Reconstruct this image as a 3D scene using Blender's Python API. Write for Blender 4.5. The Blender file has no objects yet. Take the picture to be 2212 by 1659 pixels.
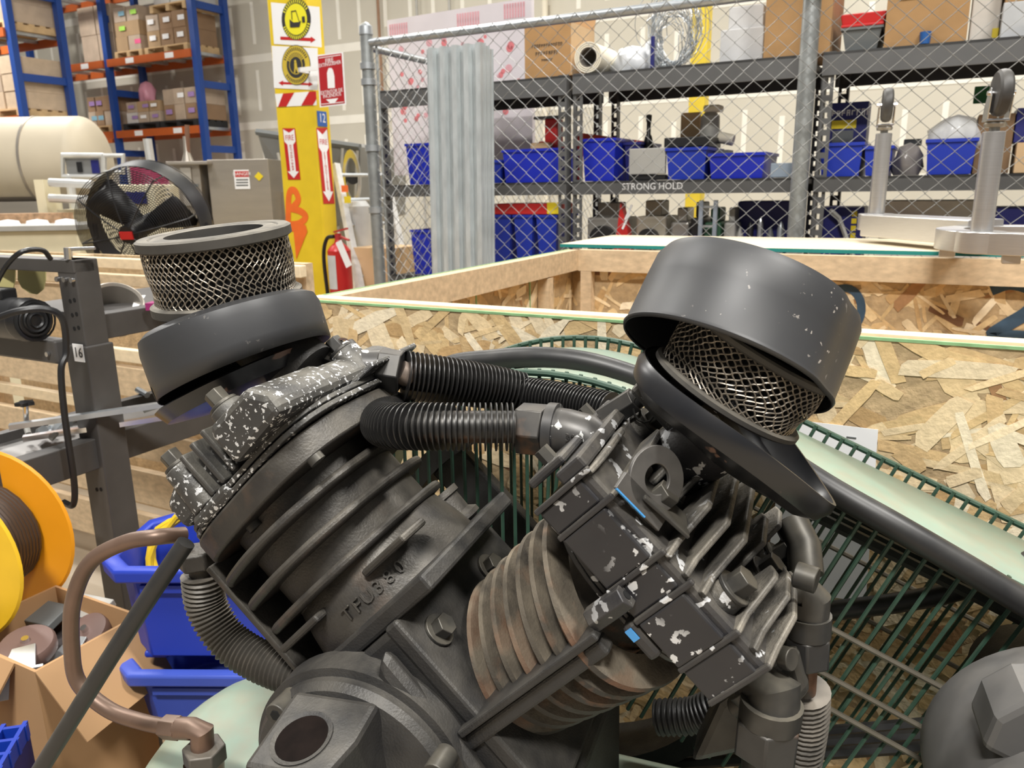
import bpy, math, random
from mathutils import Matrix, Vector
random.seed(7)
sc = bpy.context.scene
COL = sc.collection
# ------------------------------------------------------------------ camera
FPX = 1690.0; PITCH = math.radians(14.1); ROLL = math.radians(0.93); CAMZ = 1.5
_f = Vector((0, math.cos(PITCH), -math.sin(PITCH))); _u0 = Vector((0, math.sin(PITCH), math.cos(PITCH))); _r0 = Vector((1, 0, 0))
_r = _r0*math.cos(ROLL) - _u0*math.sin(ROLL); _u = _u0*math.cos(ROLL) + _r0*math.sin(ROLL)
CAM = Vector((0, 0, CAMZ))
cd = bpy.data.cameras.new('camera'); cam = bpy.data.objects.new('camera', cd); COL.objects.link(cam)
cd.sensor_width = 36.0; cd.lens = 36.0*FPX/2212.0; cd.clip_start = 0.02; cd.clip_end = 200
m = Matrix.Identity(4)
for i in range(3): m[i][0] = _r[i]; m[i][1] = _u[i]; m[i][2] = -_f[i]; m[i][3] = CAM[i]
cam.matrix_world = m
cd.dof.use_dof = True; cd.dof.focus_distance = 0.85; cd.dof.aperture_fstop = 13.0
sc.camera = cam
# ------------------------------------------------------------------ world + lights + exposure
w = bpy.data.worlds.new('world'); sc.world = w; w.use_nodes = True
w.node_tree.nodes['Background'].inputs[0].default_value = (1.0, 0.985, 0.96, 1); w.node_tree.nodes['Background'].inputs[1].default_value = 0.30
def area(name, loc, sx, sy, power, col=(1.0, 0.975, 0.93), rot=(0, 0, 0)):
    l = bpy.data.lights.new(name, 'AREA'); l.shape = 'RECTANGLE'; l.size = sx; l.size_y = sy; l.energy = power; l.color = col
    o = bpy.data.objects.new(name, l); COL.objects.link(o); o.location = loc; o.rotation_euler = rot; return o
PHI = math.radians(28.0)          # heading of the building's axes against the camera's
for (lx, ly, pw) in ((-0.9, -2.4, 820), (2.4, -0.6, 520), (-3.4, 3.2, 340), (1.8, 5.2, 320), (-5.5, 8.5, 470), (-1.2, 9.0, 360), (-10.0, 13.0, 760), (5.0, 8.0, 320)):
    area('high_bay_lamp', (lx, ly, 6.5), 1.6, 0.5, pw, rot=(0, 0, -PHI))
vs = sc.view_settings; vs.view_transform = 'Standard'; vs.look = 'None'; vs.gamma = 1.0; vs.exposure = -0.55; vs.use_curve_mapping = False
# ------------------------------------------------------------------ pixel <-> place helpers (frame 2212 x 1659)
def ray(x, y): return _f + _r*((x-1106.0)/FPX) - _u*((y-829.5)/FPX)
def at(x, y, Y): d = ray(x, y); return CAM + d*(Y/d.y)
class Frame:
    def __init__(s, o, phi):
        s.o = Vector(o); s.x = Vector((math.cos(phi), -math.sin(phi), 0)); s.y = Vector((math.sin(phi), math.cos(phi), 0)); s.z = Vector((0, 0, 1))
        s.M = Matrix.Identity(4)
        for i in range(3): s.M[i][0] = s.x[i]; s.M[i][1] = s.y[i]; s.M[i][2] = s.z[i]; s.M[i][3] = s.o[i]
    def l(s, p): d = p - s.o; return Vector((d.dot(s.x), d.dot(s.y), d.z))
    def onp(s, x, y, Y):
        d = ray(x, y); return s.l(CAM + d*((Y - (CAM-s.o).dot(s.y))/d.dot(s.y)))
    def onx(s, x, y, X):
        d = ray(x, y); return s.l(CAM + d*((X - (CAM-s.o).dot(s.x))/d.dot(s.x)))
    def onz(s, x, y, Z):
        d = ray(x, y); return s.l(CAM + d*((Z - (CAM.z-s.o.z))/d.z))
W = Frame((0, 0, 0), PHI)
K = Frame(at(1058, 1549, 0.8), math.radians(20.0))
def wx(x, y, Y): return W.onp(x, y, Y).x
def wz(x, y, Y): return W.onp(x, y, Y).z
# ------------------------------------------------------------------ materials
MATS = {}
def nd(nt, t, loc=(0, 0), **kw):
    n = nt.nodes.new(t)
    for k, v in kw.items(): setattr(n, k, v)
    return n
def mat(name, col, rough=0.5, metal=0.0, var=0.12, scale=8.0, stretch=(1, 1, 1), bump=0.0, bscale=None, dust=0.0, dustcol=(0.2, 0.18, 0.145), chips=0.0, chipcol=(0.6, 0.6, 0.6), chipscale=45.0, rust=0.0, rustcol=(0.17, 0.075, 0.035), spec=None, attr=False, alpha=1.0, trans=0.0, emit=0.0):
    if name in MATS: return MATS[name]
    m = bpy.data.materials.new(name); m.use_nodes = True; nt = m.node_tree; N = nt.nodes; Lk = nt.links.new
    b = N['Principled BSDF']; b.inputs['Roughness'].default_value = rough; b.inputs['Metallic'].default_value = metal
    if spec is not None: b.inputs['Specular IOR Level'].default_value = spec
    tc = nd(nt, 'ShaderNodeTexCoord'); mp = nd(nt, 'ShaderNodeMapping'); mp.inputs['Scale'].default_value = stretch
    Lk(tc.outputs['Object'], mp.inputs['Vector'])
    nz = nd(nt, 'ShaderNodeTexNoise'); nz.inputs['Scale'].default_value = scale; nz.inputs['Detail'].default_value = 5.0
    Lk(mp.outputs[0], nz.inputs['Vector'])
    mr = nd(nt, 'ShaderNodeMapRange'); mr.inputs[1].default_value = 0.25; mr.inputs[2].default_value = 0.75; mr.inputs[3].default_value = 1-var; mr.inputs[4].default_value = 1+var
    Lk(nz.outputs['Fac'], mr.inputs[0])
    mx = nd(nt, 'ShaderNodeMix', data_type='RGBA', blend_type='MULTIPLY'); mx.inputs[0].default_value = 1.0
    mx.inputs[6].default_value = (*col, 1)
    if attr:
        at_ = nd(nt, 'ShaderNodeAttribute', attribute_name='col'); Lk(at_.outputs['Color'], mx.inputs[6])
    Lk(mr.outputs[0], mx.inputs[7]); cur = mx.outputs[2]
    def mixin(fac_socket, c, mult=None):
        nonlocal cur
        x = nd(nt, 'ShaderNodeMix', data_type='RGBA'); x.inputs[7].default_value = (*c, 1); Lk(cur, x.inputs[6]); Lk(fac_socket, x.inputs[0]); cur = x.outputs[2]; return x
    def thresh(scl, lo, hi, det=4.0, dist=0.0, vec=None):
        n = nd(nt, 'ShaderNodeTexNoise', noise_dimensions='4D'); oi = nd(nt, 'ShaderNodeObjectInfo'); om = nd(nt, 'ShaderNodeMath', operation='MULTIPLY'); om.inputs[1].default_value = 57.0; Lk(oi.outputs['Random'], om.inputs[0]); Lk(om.outputs[0], n.inputs['W']); n.inputs['Scale'].default_value = scl; n.inputs['Detail'].default_value = det; n.inputs['Distortion'].default_value = dist
        Lk(tc.outputs['Object'], n.inputs['Vector'])
        r = nd(nt, 'ShaderNodeMapRange'); r.inputs[1].default_value = lo; r.inputs[2].default_value = hi; Lk(n.outputs['Fac'], r.inputs[0]); return r.outputs[0]
    def mul(a, b_):
        x = nd(nt, 'ShaderNodeMath', operation='MULTIPLY'); Lk(a, x.inputs[0])
        if isinstance(b_, float): x.inputs[1].default_value = b_
        else: Lk(b_, x.inputs[1])
        return x.outputs[0]
    if rust > 0: mixin(mul(thresh(18, 0.60-0.1*rust, 0.68-0.1*rust), min(1.0, 0.55+0.3*rust)), rustcol)
    if dust > 0:                                   # settled dust lies on faces that look up
        g = nd(nt, 'ShaderNodeNewGeometry'); sp = nd(nt, 'ShaderNodeSeparateXYZ'); Lk(g.outputs['Normal'], sp.inputs[0])
        r = nd(nt, 'ShaderNodeMapRange'); r.inputs[1].default_value = -0.15; r.inputs[2].default_value = 0.95; Lk(sp.outputs[2], r.inputs[0])
        mixin(mul(mul(r.outputs[0], thresh(30, 0.25, 0.7, 8.0)), float(dust)), dustcol)
    if chips > 0:
        a = thresh(chipscale, 0.66-0.06*chips, 0.675-0.06*chips, 3.0, 0.3); c = thresh(7.0, 0.50-0.06*chips, 0.58-0.06*chips, 2.0)
        mixin(mul(a, c), chipcol)
    Lk(cur, b.inputs['Base Color'])
    if bump > 0:
        bp = nd(nt, 'ShaderNodeBump'); bp.inputs['Strength'].default_value = bump; bp.inputs['Distance'].default_value = 0.01
        if bscale:
            n2 = nd(nt, 'ShaderNodeTexNoise'); n2.inputs['Scale'].default_value = bscale; n2.inputs['Detail'].default_value = 4; Lk(mp.outputs[0], n2.inputs['Vector']); Lk(n2.outputs['Fac'], bp.inputs['Height'])
        else: Lk(nz.outputs['Fac'], bp.inputs['Height'])
        Lk(bp.outputs[0], b.inputs['Normal'])
    if alpha < 1: b.inputs['Alpha'].default_value = alpha
    if trans > 0: b.inputs['Transmission Weight'].default_value = trans
    if emit > 0: b.inputs['Emission Color'].default_value = (*col, 1); b.inputs['Emission Strength'].default_value = emit
    MATS[name] = m; return m
# ------------------------------------------------------------------ mesh builder
def rotm(axis, deg): return Matrix.Rotation(math.radians(deg), 4, axis)
def T(x, y=0, z=0):
    return Matrix.Translation(x if isinstance(x, Vector) else Vector((x, y, z)))
def basis(z, o=(0, 0, 0), xh=None):
    z = Vector(z).normalized(); h = Vector(xh) if xh else (Vector((0, 0, 1)) if abs(z.z) < 0.9 else Vector((1, 0, 0)))
    x = h - z*h.dot(z) if xh else h.cross(z)
    x.normalize(); y = z.cross(x); m = Matrix.Identity(4)
    for i in range(3): m[i][0] = x[i]; m[i][1] = y[i]; m[i][2] = z[i]; m[i][3] = o[i]
    return m
class MB:
    def __init__(s, M=None): s.v = []; s.f = []; s.c = []; s.M = M or Matrix.Identity(4); s.cc = None
    def add(s, vs, fs, M=None):
        k = len(s.v); MM = s.M @ M if M is not None else s.M
        s.v += [MM @ Vector(p) for p in vs]; s.f += [tuple(i+k for i in f) for f in fs]; s.c += [s.cc]*len(fs); return s
    def box(s, a, b, M=None):
        x0, y0, z0 = a; x1, y1, z1 = b
        return s.add([(x0,y0,z0),(x1,y0,z0),(x1,y1,z0),(x0,y1,z0),(x0,y0,z1),(x1,y0,z1),(x1,y1,z1),(x0,y1,z1)], [(3,2,1,0),(4,5,6,7),(0,1,5,4),(1,2,6,5),(2,3,7,6),(3,0,4,7)], M)
    def cbox(s, c, d, M=None): return s.box([c[i]-d[i]/2 for i in range(3)], [c[i]+d[i]/2 for i in range(3)], M)
    def frus(s, a, b, ins, M=None):   # box whose bottom is inset by ins
        x0, y0, z0 = a; x1, y1, z1 = b; i = ins
        return s.add([(x0+i,y0+i,z0),(x1-i,y0+i,z0),(x1-i,y1-i,z0),(x0+i,y1-i,z0),(x0,y0,z1),(x1,y0,z1),(x1,y1,z1),(x0,y1,z1)], [(3,2,1,0),(4,5,6,7),(0,1,5,4),(1,2,6,5),(2,3,7,6),(3,0,4,7)], M)
    def prism(s, poly, z0, z1, M=None):
        n = len(poly); return s.add([(p[0], p[1], z0) for p in poly]+[(p[0], p[1], z1) for p in poly], [tuple(range(n-1, -1, -1)), tuple(range(n, 2*n))]+[(i, (i+1) % n, n+(i+1) % n, n+i) for i in range(n)], M)
    def prismy(s, poly, y0, y1, M=None):   # polygon in x,z extruded along y
        R = Matrix(((1,0,0,0),(0,0,-1,0),(0,1,0,0),(0,0,0,1)))
        return s.prism(poly, -y1, -y0, (M @ R) if M is not None else R)
    def lathe(s, prof, n=24, M=None, closed=False, a0=0.0, a1=360.0, fn=None):
        vs = []; full = abs(a1-a0) > 359.9; k = len(prof); cols = n if full else n+1
        for j in range(cols):
            a = math.radians(a0 + (a1-a0)*j/n); ca, sa = math.cos(a), math.sin(a)
            for (r, z) in prof:
                p = (r*ca, r*sa, z); vs.append(fn(p, a, r, z) if fn else p)
        fs = []
        for j in range(n if full else n):
            j2 = (j+1) % cols
            for i in range(k-1 if not closed else k):
                i2 = (i+1) % k
                q = (j*k+i, j2*k+i, j2*k+i2, j*k+i2)
                fs.append(q)
        return s.add(vs, fs, M)
    def cyl(s, p0, p1, r0, r1=None, n=16, M=None):
        p0 = Vector(p0); p1 = Vector(p1); r1 = r0 if r1 is None else r1; B = basis(p1-p0, p0); L = (p1-p0).length
        vs = [(r0*math.cos(2*math.pi*i/n), r0*math.sin(2*math.pi*i/n), 0) for i in range(n)]+[(r1*math.cos(2*math.pi*i/n), r1*math.sin(2*math.pi*i/n), L) for i in range(n)]
        fs = [tuple(range(n-1, -1, -1)), tuple(range(n, 2*n))]+[(i, (i+1) % n, n+(i+1) % n, n+i) for i in range(n)]
        return s.add(vs, fs, (M @ B) if M is not None else B)
    def tube(s, pts, r, n=8, closed=False, M=None, caps=True):
        pts = [Vector(p) for p in pts]; k = len(pts); vs = []; fs = []; prev = None
        for i, p in enumerate(pts):
            if closed: t = pts[(i+1) % k]-pts[i-1]
            else: t = pts[min(i+1, k-1)]-pts[max(i-1, 0)]
            t.normalize()
            if prev is None: h = Vector((0, 0, 1)) if abs(t.z) < 0.9 else Vector((1, 0, 0)); x = h.cross(t)
            else: x = prev - t*prev.dot(t)
            x.normalize(); prev = x; y = t.cross(x); rr = r[i] if isinstance(r, (list, tuple)) else r
            vs += [p + x*(rr*math.cos(2*math.pi*j/n)) + y*(rr*math.sin(2*math.pi*j/n)) for j in range(n)]
        for i in range(k if closed else k-1):
            a = i*n; b = ((i+1) % k)*n
            fs += [(a+j, a+(j+1) % n, b+(j+1) % n, b+j) for j in range(n)]
        if caps and not closed: fs += [tuple(range(n-1, -1, -1)), tuple(range((k-1)*n, k*n))]
        return s.add(vs, fs, M)
    def hexa(s, p0, p1, r, M=None, n=6): return s.cyl(p0, p1, r, r, n, M)
    def mesh(s, name, mt, smooth=35):
        me = bpy.data.meshes.new(name); me.from_pydata([tuple(v) for v in s.v], [], s.f); me.update()
        if mt is not None: me.materials.append(mt)
        if any(c is not None for c in s.c):
            ca = me.color_attributes.new('col', 'FLOAT_COLOR', 'CORNER')
            for p in me.polygons:
                c = s.c[p.index] or (1, 1, 1)
                for li in p.loop_indices: ca.data[li].color = (*c, 1)
        if smooth:
            for p in me.polygons: p.use_smooth = True
            me.set_sharp_from_angle(angle=math.radians(smooth))
        return me
    def build(s, name, mt, parent=None, smooth=35, bevel=0.0, label=None, solid=0.0):
        org = Vector((0, 0, 0))
        if s.v:
            xs = [v.x for v in s.v]; ys = [v.y for v in s.v]; zs = [v.z for v in s.v]
            org = Vector(((min(xs)+max(xs))/2, (min(ys)+max(ys))/2, min(zs)))
        s.v = [v-org for v in s.v]
        me = s.mesh(name, mt, smooth); o = bpy.data.objects.new(name, me); COL.objects.link(o)
        if parent is not None: o.parent = parent; o.location = org - wloc(parent)
        else: o.location = org
        if bevel: b = o.modifiers.new('bevel', 'BEVEL'); b.width = bevel; b.segments = 2; b.limit_method = 'ANGLE'; b.angle_limit = math.radians(40)
        if solid: b = o.modifiers.new('solid', 'SOLIDIFY'); b.thickness = solid; b.offset = 0
        if label: o['label'] = label
        return o
def wloc(o):
    p = o.location.copy()
    while o.parent is not None: o = o.parent; p += o.location
    return p
def inst(name, me, parent, M):          # piece sharing mesh data, M in world space
    o = bpy.data.objects.new(name, me); COL.objects.link(o)
    if parent is not None: o.parent = parent; o.matrix_local = T(-wloc(parent)) @ M
    else: o.matrix_world = M
    return o
def thing(name, label, cat, loc=(0, 0, 0), group=None):
    o = bpy.data.objects.new(name, None); COL.objects.link(o); o.location = loc; o.empty_display_size = 0.05
    o['label'] = label; o['category'] = cat
    if group: o['group'] = group
    return o
def tag(o, label, cat, group=None, kind=None):
    if label: o['label'] = label
    if cat: o['category'] = cat
    if group: o['group'] = group
    if kind: o['kind'] = kind
    return o
def text(body, size, mt, parent, M, name='lettering', depth=0.0004, align='CENTER', sx=1.0):
    cu = bpy.data.curves.new('txt', 'FONT'); cu.body = body; cu.size = size; cu.align_x = align; cu.align_y = 'CENTER'; cu.extrude = depth; cu.resolution_u = 2
    o = bpy.data.objects.new('txt', cu); COL.objects.link(o); dg = bpy.context.evaluated_depsgraph_get()
    me = bpy.data.meshes.new_from_object(o.evaluated_get(dg)); bpy.data.objects.remove(o); me.name = name; me.materials.clear(); me.materials.append(mt)
    if sx != 1.0:
        for v in me.vertices: v.co.x *= sx
    return inst(name, me, parent, M)
def spline(pts, n=8):
    P = [Vector(p) for p in pts]; P = [P[0]*2-P[1]]+P+[P[-1]*2-P[-2]]; out = []
    for i in range(1, len(P)-2):
        for k in range(n):
            t = k/n; a, b, c, d = P[i-1], P[i], P[i+1], P[i+2]
            out.append(0.5*((2*b)+(c-a)*t+(2*a-5*b+4*c-d)*t*t+(3*b-a-3*c+d)*t**3))
    out.append(P[-2]); return out
def WB(): return MB(W.M)
def wpt(x, y, z): return W.M @ Vector((x, y, z))
# ================================================================== the hall: floor, wall
M_floor = mat('concrete_floor', (0.42, 0.35, 0.26), 0.6, var=0.15, scale=3)
M_dry = mat('drywall', (0.60, 0.565, 0.475), 0.9, var=0.05, scale=1.5)
M_mud = mat('joint_compound', (0.86, 0.83, 0.74), 0.9, var=0.05, scale=3)
M_card = mat('cardboard', (0.44, 0.26, 0.12), 0.85, var=0.08, scale=6)
M_card2 = mat('cardboard_pale', (0.60, 0.41, 0.23), 0.85, var=0.08, scale=6)
M_tape = mat('packing_tape', (0.55, 0.40, 0.22), 0.35, var=0.05)
M_ink = mat('black_ink', (0.03, 0.03, 0.03), 0.7, var=0.0)
M_white = mat('white_paper', (0.88, 0.88, 0.88), 0.7, var=0.02)
M_red = mat('red_paint', (0.55, 0.02, 0.02), 0.45, var=0.06)
M_galv = mat('galvanized_steel', (0.52, 0.55, 0.57), 0.38, 0.75, var=0.15, scale=14)
M_link = mat('fence_wire', (0.30, 0.30, 0.29), 0.45, 0.35, var=0.15, scale=14)
M_sheet = mat('zinc_sheet', (0.56, 0.60, 0.61), 0.33, 0.35, var=0.18, scale=9, stretch=(3, 3, 1))
M_galvd = mat('weathered_galvanized_pipe', (0.36, 0.38, 0.38), 0.45, 0.7, var=0.22, scale=18)
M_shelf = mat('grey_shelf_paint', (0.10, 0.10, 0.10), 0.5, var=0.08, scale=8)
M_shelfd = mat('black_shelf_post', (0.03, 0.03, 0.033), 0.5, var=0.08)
M_blue = mat('blue_plastic', (0.008, 0.022, 0.42), 0.42, var=0.05)
M_blue2 = mat('blue_plastic_matt', (0.008, 0.032, 0.38), 0.5, var=0.05)
M_navy = mat('navy_box', (0.012, 0.015, 0.14), 0.45, var=0.05)
M_yel = mat('yellow_plastic', (0.80, 0.62, 0.02), 0.45, var=0.05)
M_greym = mat('light_grey_steel', (0.42, 0.41, 0.38), 0.5, 0.2, var=0.08)
M_greyp = mat('grey_plastic', (0.14, 0.15, 0.15), 0.5, var=0.06)
M_black = mat('black_plastic', (0.012, 0.012, 0.013), 0.4, var=0.05)
M_clear = mat('clear_plastic_wrap', (0.75, 0.77, 0.8), 0.15, var=0.1, scale=20, alpha=0.55)
M_chrome = mat('bright_metal', (0.75, 0.75, 0.75), 0.22, 1.0, var=0.05)
M_cream = mat('cream_foam', (0.80, 0.74, 0.60), 0.8, var=0.05)
fl = MB().box((-30, -6, -0.1), (16, 30, 0)).build('floor', M_floor, smooth=0); tag(fl, None, None, kind='structure')
WY = 11.6
wl = WB().box((-26, WY, 0), (9, WY+0.15, 9.5)).build('wall_back', M_dry, smooth=0); tag(wl, None, None, kind='structure')
for z in (1.52, 2.72, 3.90, 5.05, 6.2):
    WB().box((-26, WY-0.006, z-0.07), (9, WY, z+0.07)).build('joint_band', M_mud, wl, 0)
sm = MB().box((-0.035, -0.005, 0), (0.035, 0, 0.72)).mesh('stud_streak', M_mud, 0)
for zb in (1.72, 2.93, 4.10, 5.25):
    for i in range(46):
        xx = -18.0 + i*0.50
        inst('stud_streak', sm, wl, W.M @ T(xx + (0.05 if i % 3 else 0), WY, zb + 0.06*math.sin(i*2.1)))
# vertical conduits on the wall
for px_, r_, m_ in ((822, 0.025, mat('rusty_conduit', (0.30, 0.17, 0.10), 0.6)), (905, 0.02, M_greym), (975, 0.02, M_greym), (1137, 0.02, M_greym), (1180, 0.045, M_cream)):
    xx = wx(px_, 60, WY-0.05); o = WB().cyl((xx, WY-0.09, 0.0), (xx, WY-0.09, 9), r_, n=8).build('conduit', m_); tag(o, {822: 'thin rusty conduit on the drywall above the fence corner post', 905: 'thin grey conduit on the wall above the pink foam board, left one', 975: 'thin grey conduit on the wall above the pink foam board, right one', 1137: 'thin grey conduit on the wall beside the cream pipe', 1180: 'thick cream pipe on the wall above the fence rail'}[px_], 'conduit', 'conduits on the back wall')
# far yellow post behind the shelves
xx = wx(1512, 120, 7.0)
o = WB().box((xx-0.07, 6.95, 0), (xx+0.07, 7.09, 4.0)).build('bollard_post', mat('yellow_post', (0.78, 0.58, 0.04), 0.5), bevel=0.01); tag(o, 'slim yellow post standing far behind the wire shelf items', 'post')
# ================================================================== chain-link fence
FY = 3.6; FX0 = -2.755; FX1 = 0.9
fence = thing('chain_link_fence', 'galvanized chain-link fence with round posts and top rail before the shelving', 'fence', wpt(-1.2, FY, 0))
def post(x, y, r, top, cap=True):
    b = WB().cyl((x, y, 0), (x, y, top), r, n=16); b.build('fence_post', M_galvd, fence)
    if cap: WB().lathe([(0, 0.035), (r*0.5, 0.03), (r*1.05, 0.012), (r*1.12, -0.02), (r*1.12, -0.03), (r, -0.03)], 16, T(x, y, top)).build('post_cap', M_galv, fence)
post(FX0, FY, 0.033, 2.325); post(-0.525, FY+0.05, 0.036, 3.0, False); post(FX0+0.0, 6.9, 0.03, 2.3)
for z in (2.14, 2.06, 1.72, 1.39, 0.95): WB().lathe([(0.034, -0.016), (0.041, -0.016), (0.041, 0.016), (0.034, 0.016)], 16, T(FX0, FY, z)).build('tension_band', M_galv, fence)
WB().cyl((FX0, FY, 2.255), (FX1+1.6, FY, 2.255), 0.021, n=12).build('top_rail', M_galv, fence)
WB().cyl((FX0, FY, 2.235), (FX0, 6.9, 2.235), 0.02, n=12).build('top_rail', M_galv, fence)
WB().tube([(FX0+0.055, FY+0.01, 0.0), (FX0+0.055, FY+0.01, 2.24)], 0.007, 5).build('tension_bar', M_galvd, fence)
def linkmesh(b, L, z0, z1, Mx, w=0.086, h=0.078, r=0.0020):
    n = int(L/(w/2)); k = int((z1-z0)/(h/2))
    for i in range(n):
        xc = (i+0.5)*w/2; pts = []
        for j in range(k+1):
            sgn = 1 if (j+i) % 2 else -1
            pts.append((xc + sgn*(w/4+0.0012), 0.0022*sgn, z0 + j*h/2))
        b.tube(pts, r, 4, M=Mx)
b = WB(); linkmesh(b, FX1-FX0-0.05, 0.75, 2.305, T(FX0+0.05, FY-0.026, 0)); o = b.build('chain_link_mesh', M_link, fence); o['kind'] = 'stuff'
b = WB(); linkmesh(b, 3.2, 0.75, 2.27, T(FX0+0.03, FY+0.1, 0) @ rotm('Z', 90)); o = b.build('chain_link_mesh', M_link, fence); o['kind'] = 'stuff'
# ================================================================== corrugated steel sheets against the fence
cs = thing('corrugated_sheets', 'tall corrugated galvanized steel sheets leaning on the chain-link fence', 'steel sheets', wpt(-2.1, 3.45, 0))
def corr(b, x0, x1, y, z0, z1, ph):
    n = 5; P = (x1-x0)/n; pts = []
    for i in range(n):
        xx = x0+i*P; pts += [(xx, 0.0), (xx+P*0.30, 0.0), (xx+P*0.42, -0.03), (xx+P*0.80, -0.03), (xx+P*0.92, 0.0)]
    pts.append((x1, 0.0)); poly = pts + [(p[0], p[1]+0.004) for p in reversed(pts)]
    b.prism(poly, z0, z1, T(0, y, 0) @ rotm('X', ph))
for k in range(3):
    b = WB(); corr(b, -2.285+0.008*k, -1.952+0.008*k, 3.40+k*0.022, 0.0, 2.165-0.012*k, -1.6); b.build('steel_sheet', M_sheet, cs)
# ================================================================== grey shelving behind the fence
SY0, SY1 = 4.15, 4.68
def perf_post(b, x, y, z0, z1, wd, step=0.052):
    t = 0.004; b.box((x, y, z0), (x+wd*0.3, y+t, z1)); b.box((x+wd*0.7, y, z0), (x+wd, y+t, z1))
    z = z0
    while z < z1: b.box((x+wd*0.3, y, z), (x+wd*0.7, y+t, min(z+step*0.52, z1))); z += step
def shelving(label, x0, x1, low=0.965):
    t = thing('shelving_unit', label, 'shelving', wpt((x0+x1)/2, SY0, 0), 'grey boltless shelving units')
    for (x, y, m_) in ((x0, SY0, M_shelf), (x1-0.055, SY0, M_shelf), (x0+0.02, SY1, M_shelfd), (x1-0.06, SY1, M_shelfd)):
        b = WB(); perf_post(b, x, y, 0, 2.09, 0.055)
        b.box((x-0.001 if x == x0 else x+0.051, y, 0), (x+0.004 if x == x0 else x+0.056, y+0.05*(1 if y == SY0 else -1), 2.09)); b.build('post', m_, t, 0)
    for (z0, z1) in ((1.985, 2.085), (1.455, 1.525), (low-0.065, low), (0.30, 0.36)):
        WB().box((x0, SY0-0.012, z0), (x1, SY0, z1)).box((x0, SY0-0.012, z1-0.012), (x1, SY0+0.03, z1)).build('beam', M_shelf, t, 0)
        WB().box((x0, SY1, z0), (x1, SY1+0.012, z1)).build('beam', M_shelfd, t, 0)
        WB().box((x0+0.03, SY0+0.02, z1-0.03), (x1-0.03, SY1, z1-0.006)).build('shelf_deck', M_shelfd, t, 0)
    return t
u1 = shelving('grey steel shelving unit behind the corrugated sheets, leftmost of three', -3.10, -1.835)
u2 = shelving('grey steel shelving unit between the corrugated sheets and the tall fence post', -1.80, -0.565, 1.077)
u3 = shelving('grey steel shelving unit right of the tall fence post behind the casters', -0.53, 0.78, 1.077)
text('STRONG HOLD', 0.05, M_white, u2, W.M @ T(wx(1410, 403, SY0), SY0-0.0135, wz(1410, 403, SY0)) @ rotm('X', 90), sx=0.95)
# ------------------------------------------------------------------ storage bins and boxes on the shelves
def scribble(n, sz, m_, parent, xc, y, z, seed):      # print too blurred to read: a row of small strokes
    rnd = random.Random(seed+n); b = WB(); x = xc-n*sz*0.36
    for i in range(n):
        h = sz*rnd.uniform(0.7, 1.0); b.box((x, y, z-h/2), (x+sz*0.16, y+0.0006, z+h/2)); b.box((x, y, z+h/2-sz*0.18), (x+sz*0.5, y+0.0006, z+h/2))
        if rnd.random() < 0.6: b.box((x, y, z-sz*0.08), (x+sz*0.5, y+0.0006, z+sz*0.08))
        if rnd.random() < 0.5: b.box((x+sz*0.36, y, z-h/2), (x+sz*0.5, y+0.0006, z+h/2))
        x += sz*0.72
    return b.build('print', m_, parent, 0)
def bin_box(name, label, x0, x1, z0, h, y0=4.19, dep=0.36, m_=None, taper=0.012, group='blue plastic bins on the grey shelves', cat='bin', rim=0.014):
    m_ = m_ or M_blue; t = thing(name, label, cat, wpt((x0+x1)/2, y0, z0), group); y1 = y0+dep; th = 0.006
    o0 = [(x0+taper, y0+taper), (x1-taper, y0+taper), (x1-taper, y1-taper), (x0+taper, y1-taper)]; o1 = [(x0, y0), (x1, y0), (x1, y1), (x0, y1)]
    i0 = [(x0+taper+th, y0+taper+th), (x1-taper-th, y0+taper+th), (x1-taper-th, y1-taper-th), (x0+taper+th, y1-taper-th)]; i1 = [(x0+th, y0+th), (x1-th, y0+th), (x1-th, y1-th), (x0+th, y1-th)]
    b = WB(); v = [(*p, z0) for p in o0]+[(*p, z0+h) for p in o1]+[(*p, z0+h) for p in i1]+[(*p, z0+th) for p in i0]
    f = [(3, 2, 1, 0)]
    for k in range(3): f += [(k*4+i, k*4+(i+1) % 4, k*4+4+(i+1) % 4, k*4+4+i) for i in range(4)]
    f.append((12, 13, 14, 15)); b.add(v, f); b.build('bin_body', m_, t, 0)
    if rim:
        b = WB(); e = 0.006
        for (a, c) in (((x0-e, y0-e), (x1+e, y0+0.004)), ((x0-e, y1-0.004), (x1+e, y1+e)), ((x0-e, y0), (x0+0.004, y1)), ((x1-0.004, y0), (x1+e, y1))): b.box((*a, z0+h-rim), (*c, z0+h+0.001))
        b.build('rim', m_, t, 0)
    return t
def carton(name, label, x0, x1, y0, y1, z0, z1, m_=None, tape=True, group=None, cat='box', flaps=False, lines=None):
    t = thing(name, label, cat, wpt((x0+x1)/2, y0, z0), group); m_ = m_ or M_card
    WB().box((x0, y0, z0), (x1, y1, z1)).build('carton_body', m_, t, 0, bevel=0.002)
    if tape:
        xm = (x0+x1)/2; WB().box((xm-0.02, y0-0.0012, z1-0.07), (xm+0.02, y0, z1+0.001)).box((xm-0.02, y0-0.001, z1), (xm+0.02, y1, z1+0.0015)).build('tape_strip', M_tape, t, 0)
    if flaps:
        dx = 0.45*(y1-y0)
        WB().add([(x0, y0, z1), (x1, y0, z1), (x1, y0-0.06, z1-0.02), (x0, y0-0.06, z1-0.02)], [(0, 1, 2, 3)]).build('flap', m_, t, 0, solid=0.003)
    for (n_, hz, sz) in (lines or []): scribble(n_, sz, M_ink, t, (x0+x1)/2, y0-0.0012, z0+hz, 1)
    return t
ZM = 1.527; ZT = 2.087; ZL = 0.967
def xb(p, y, Y=4.2): return wx(p, y, Y)
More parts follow.
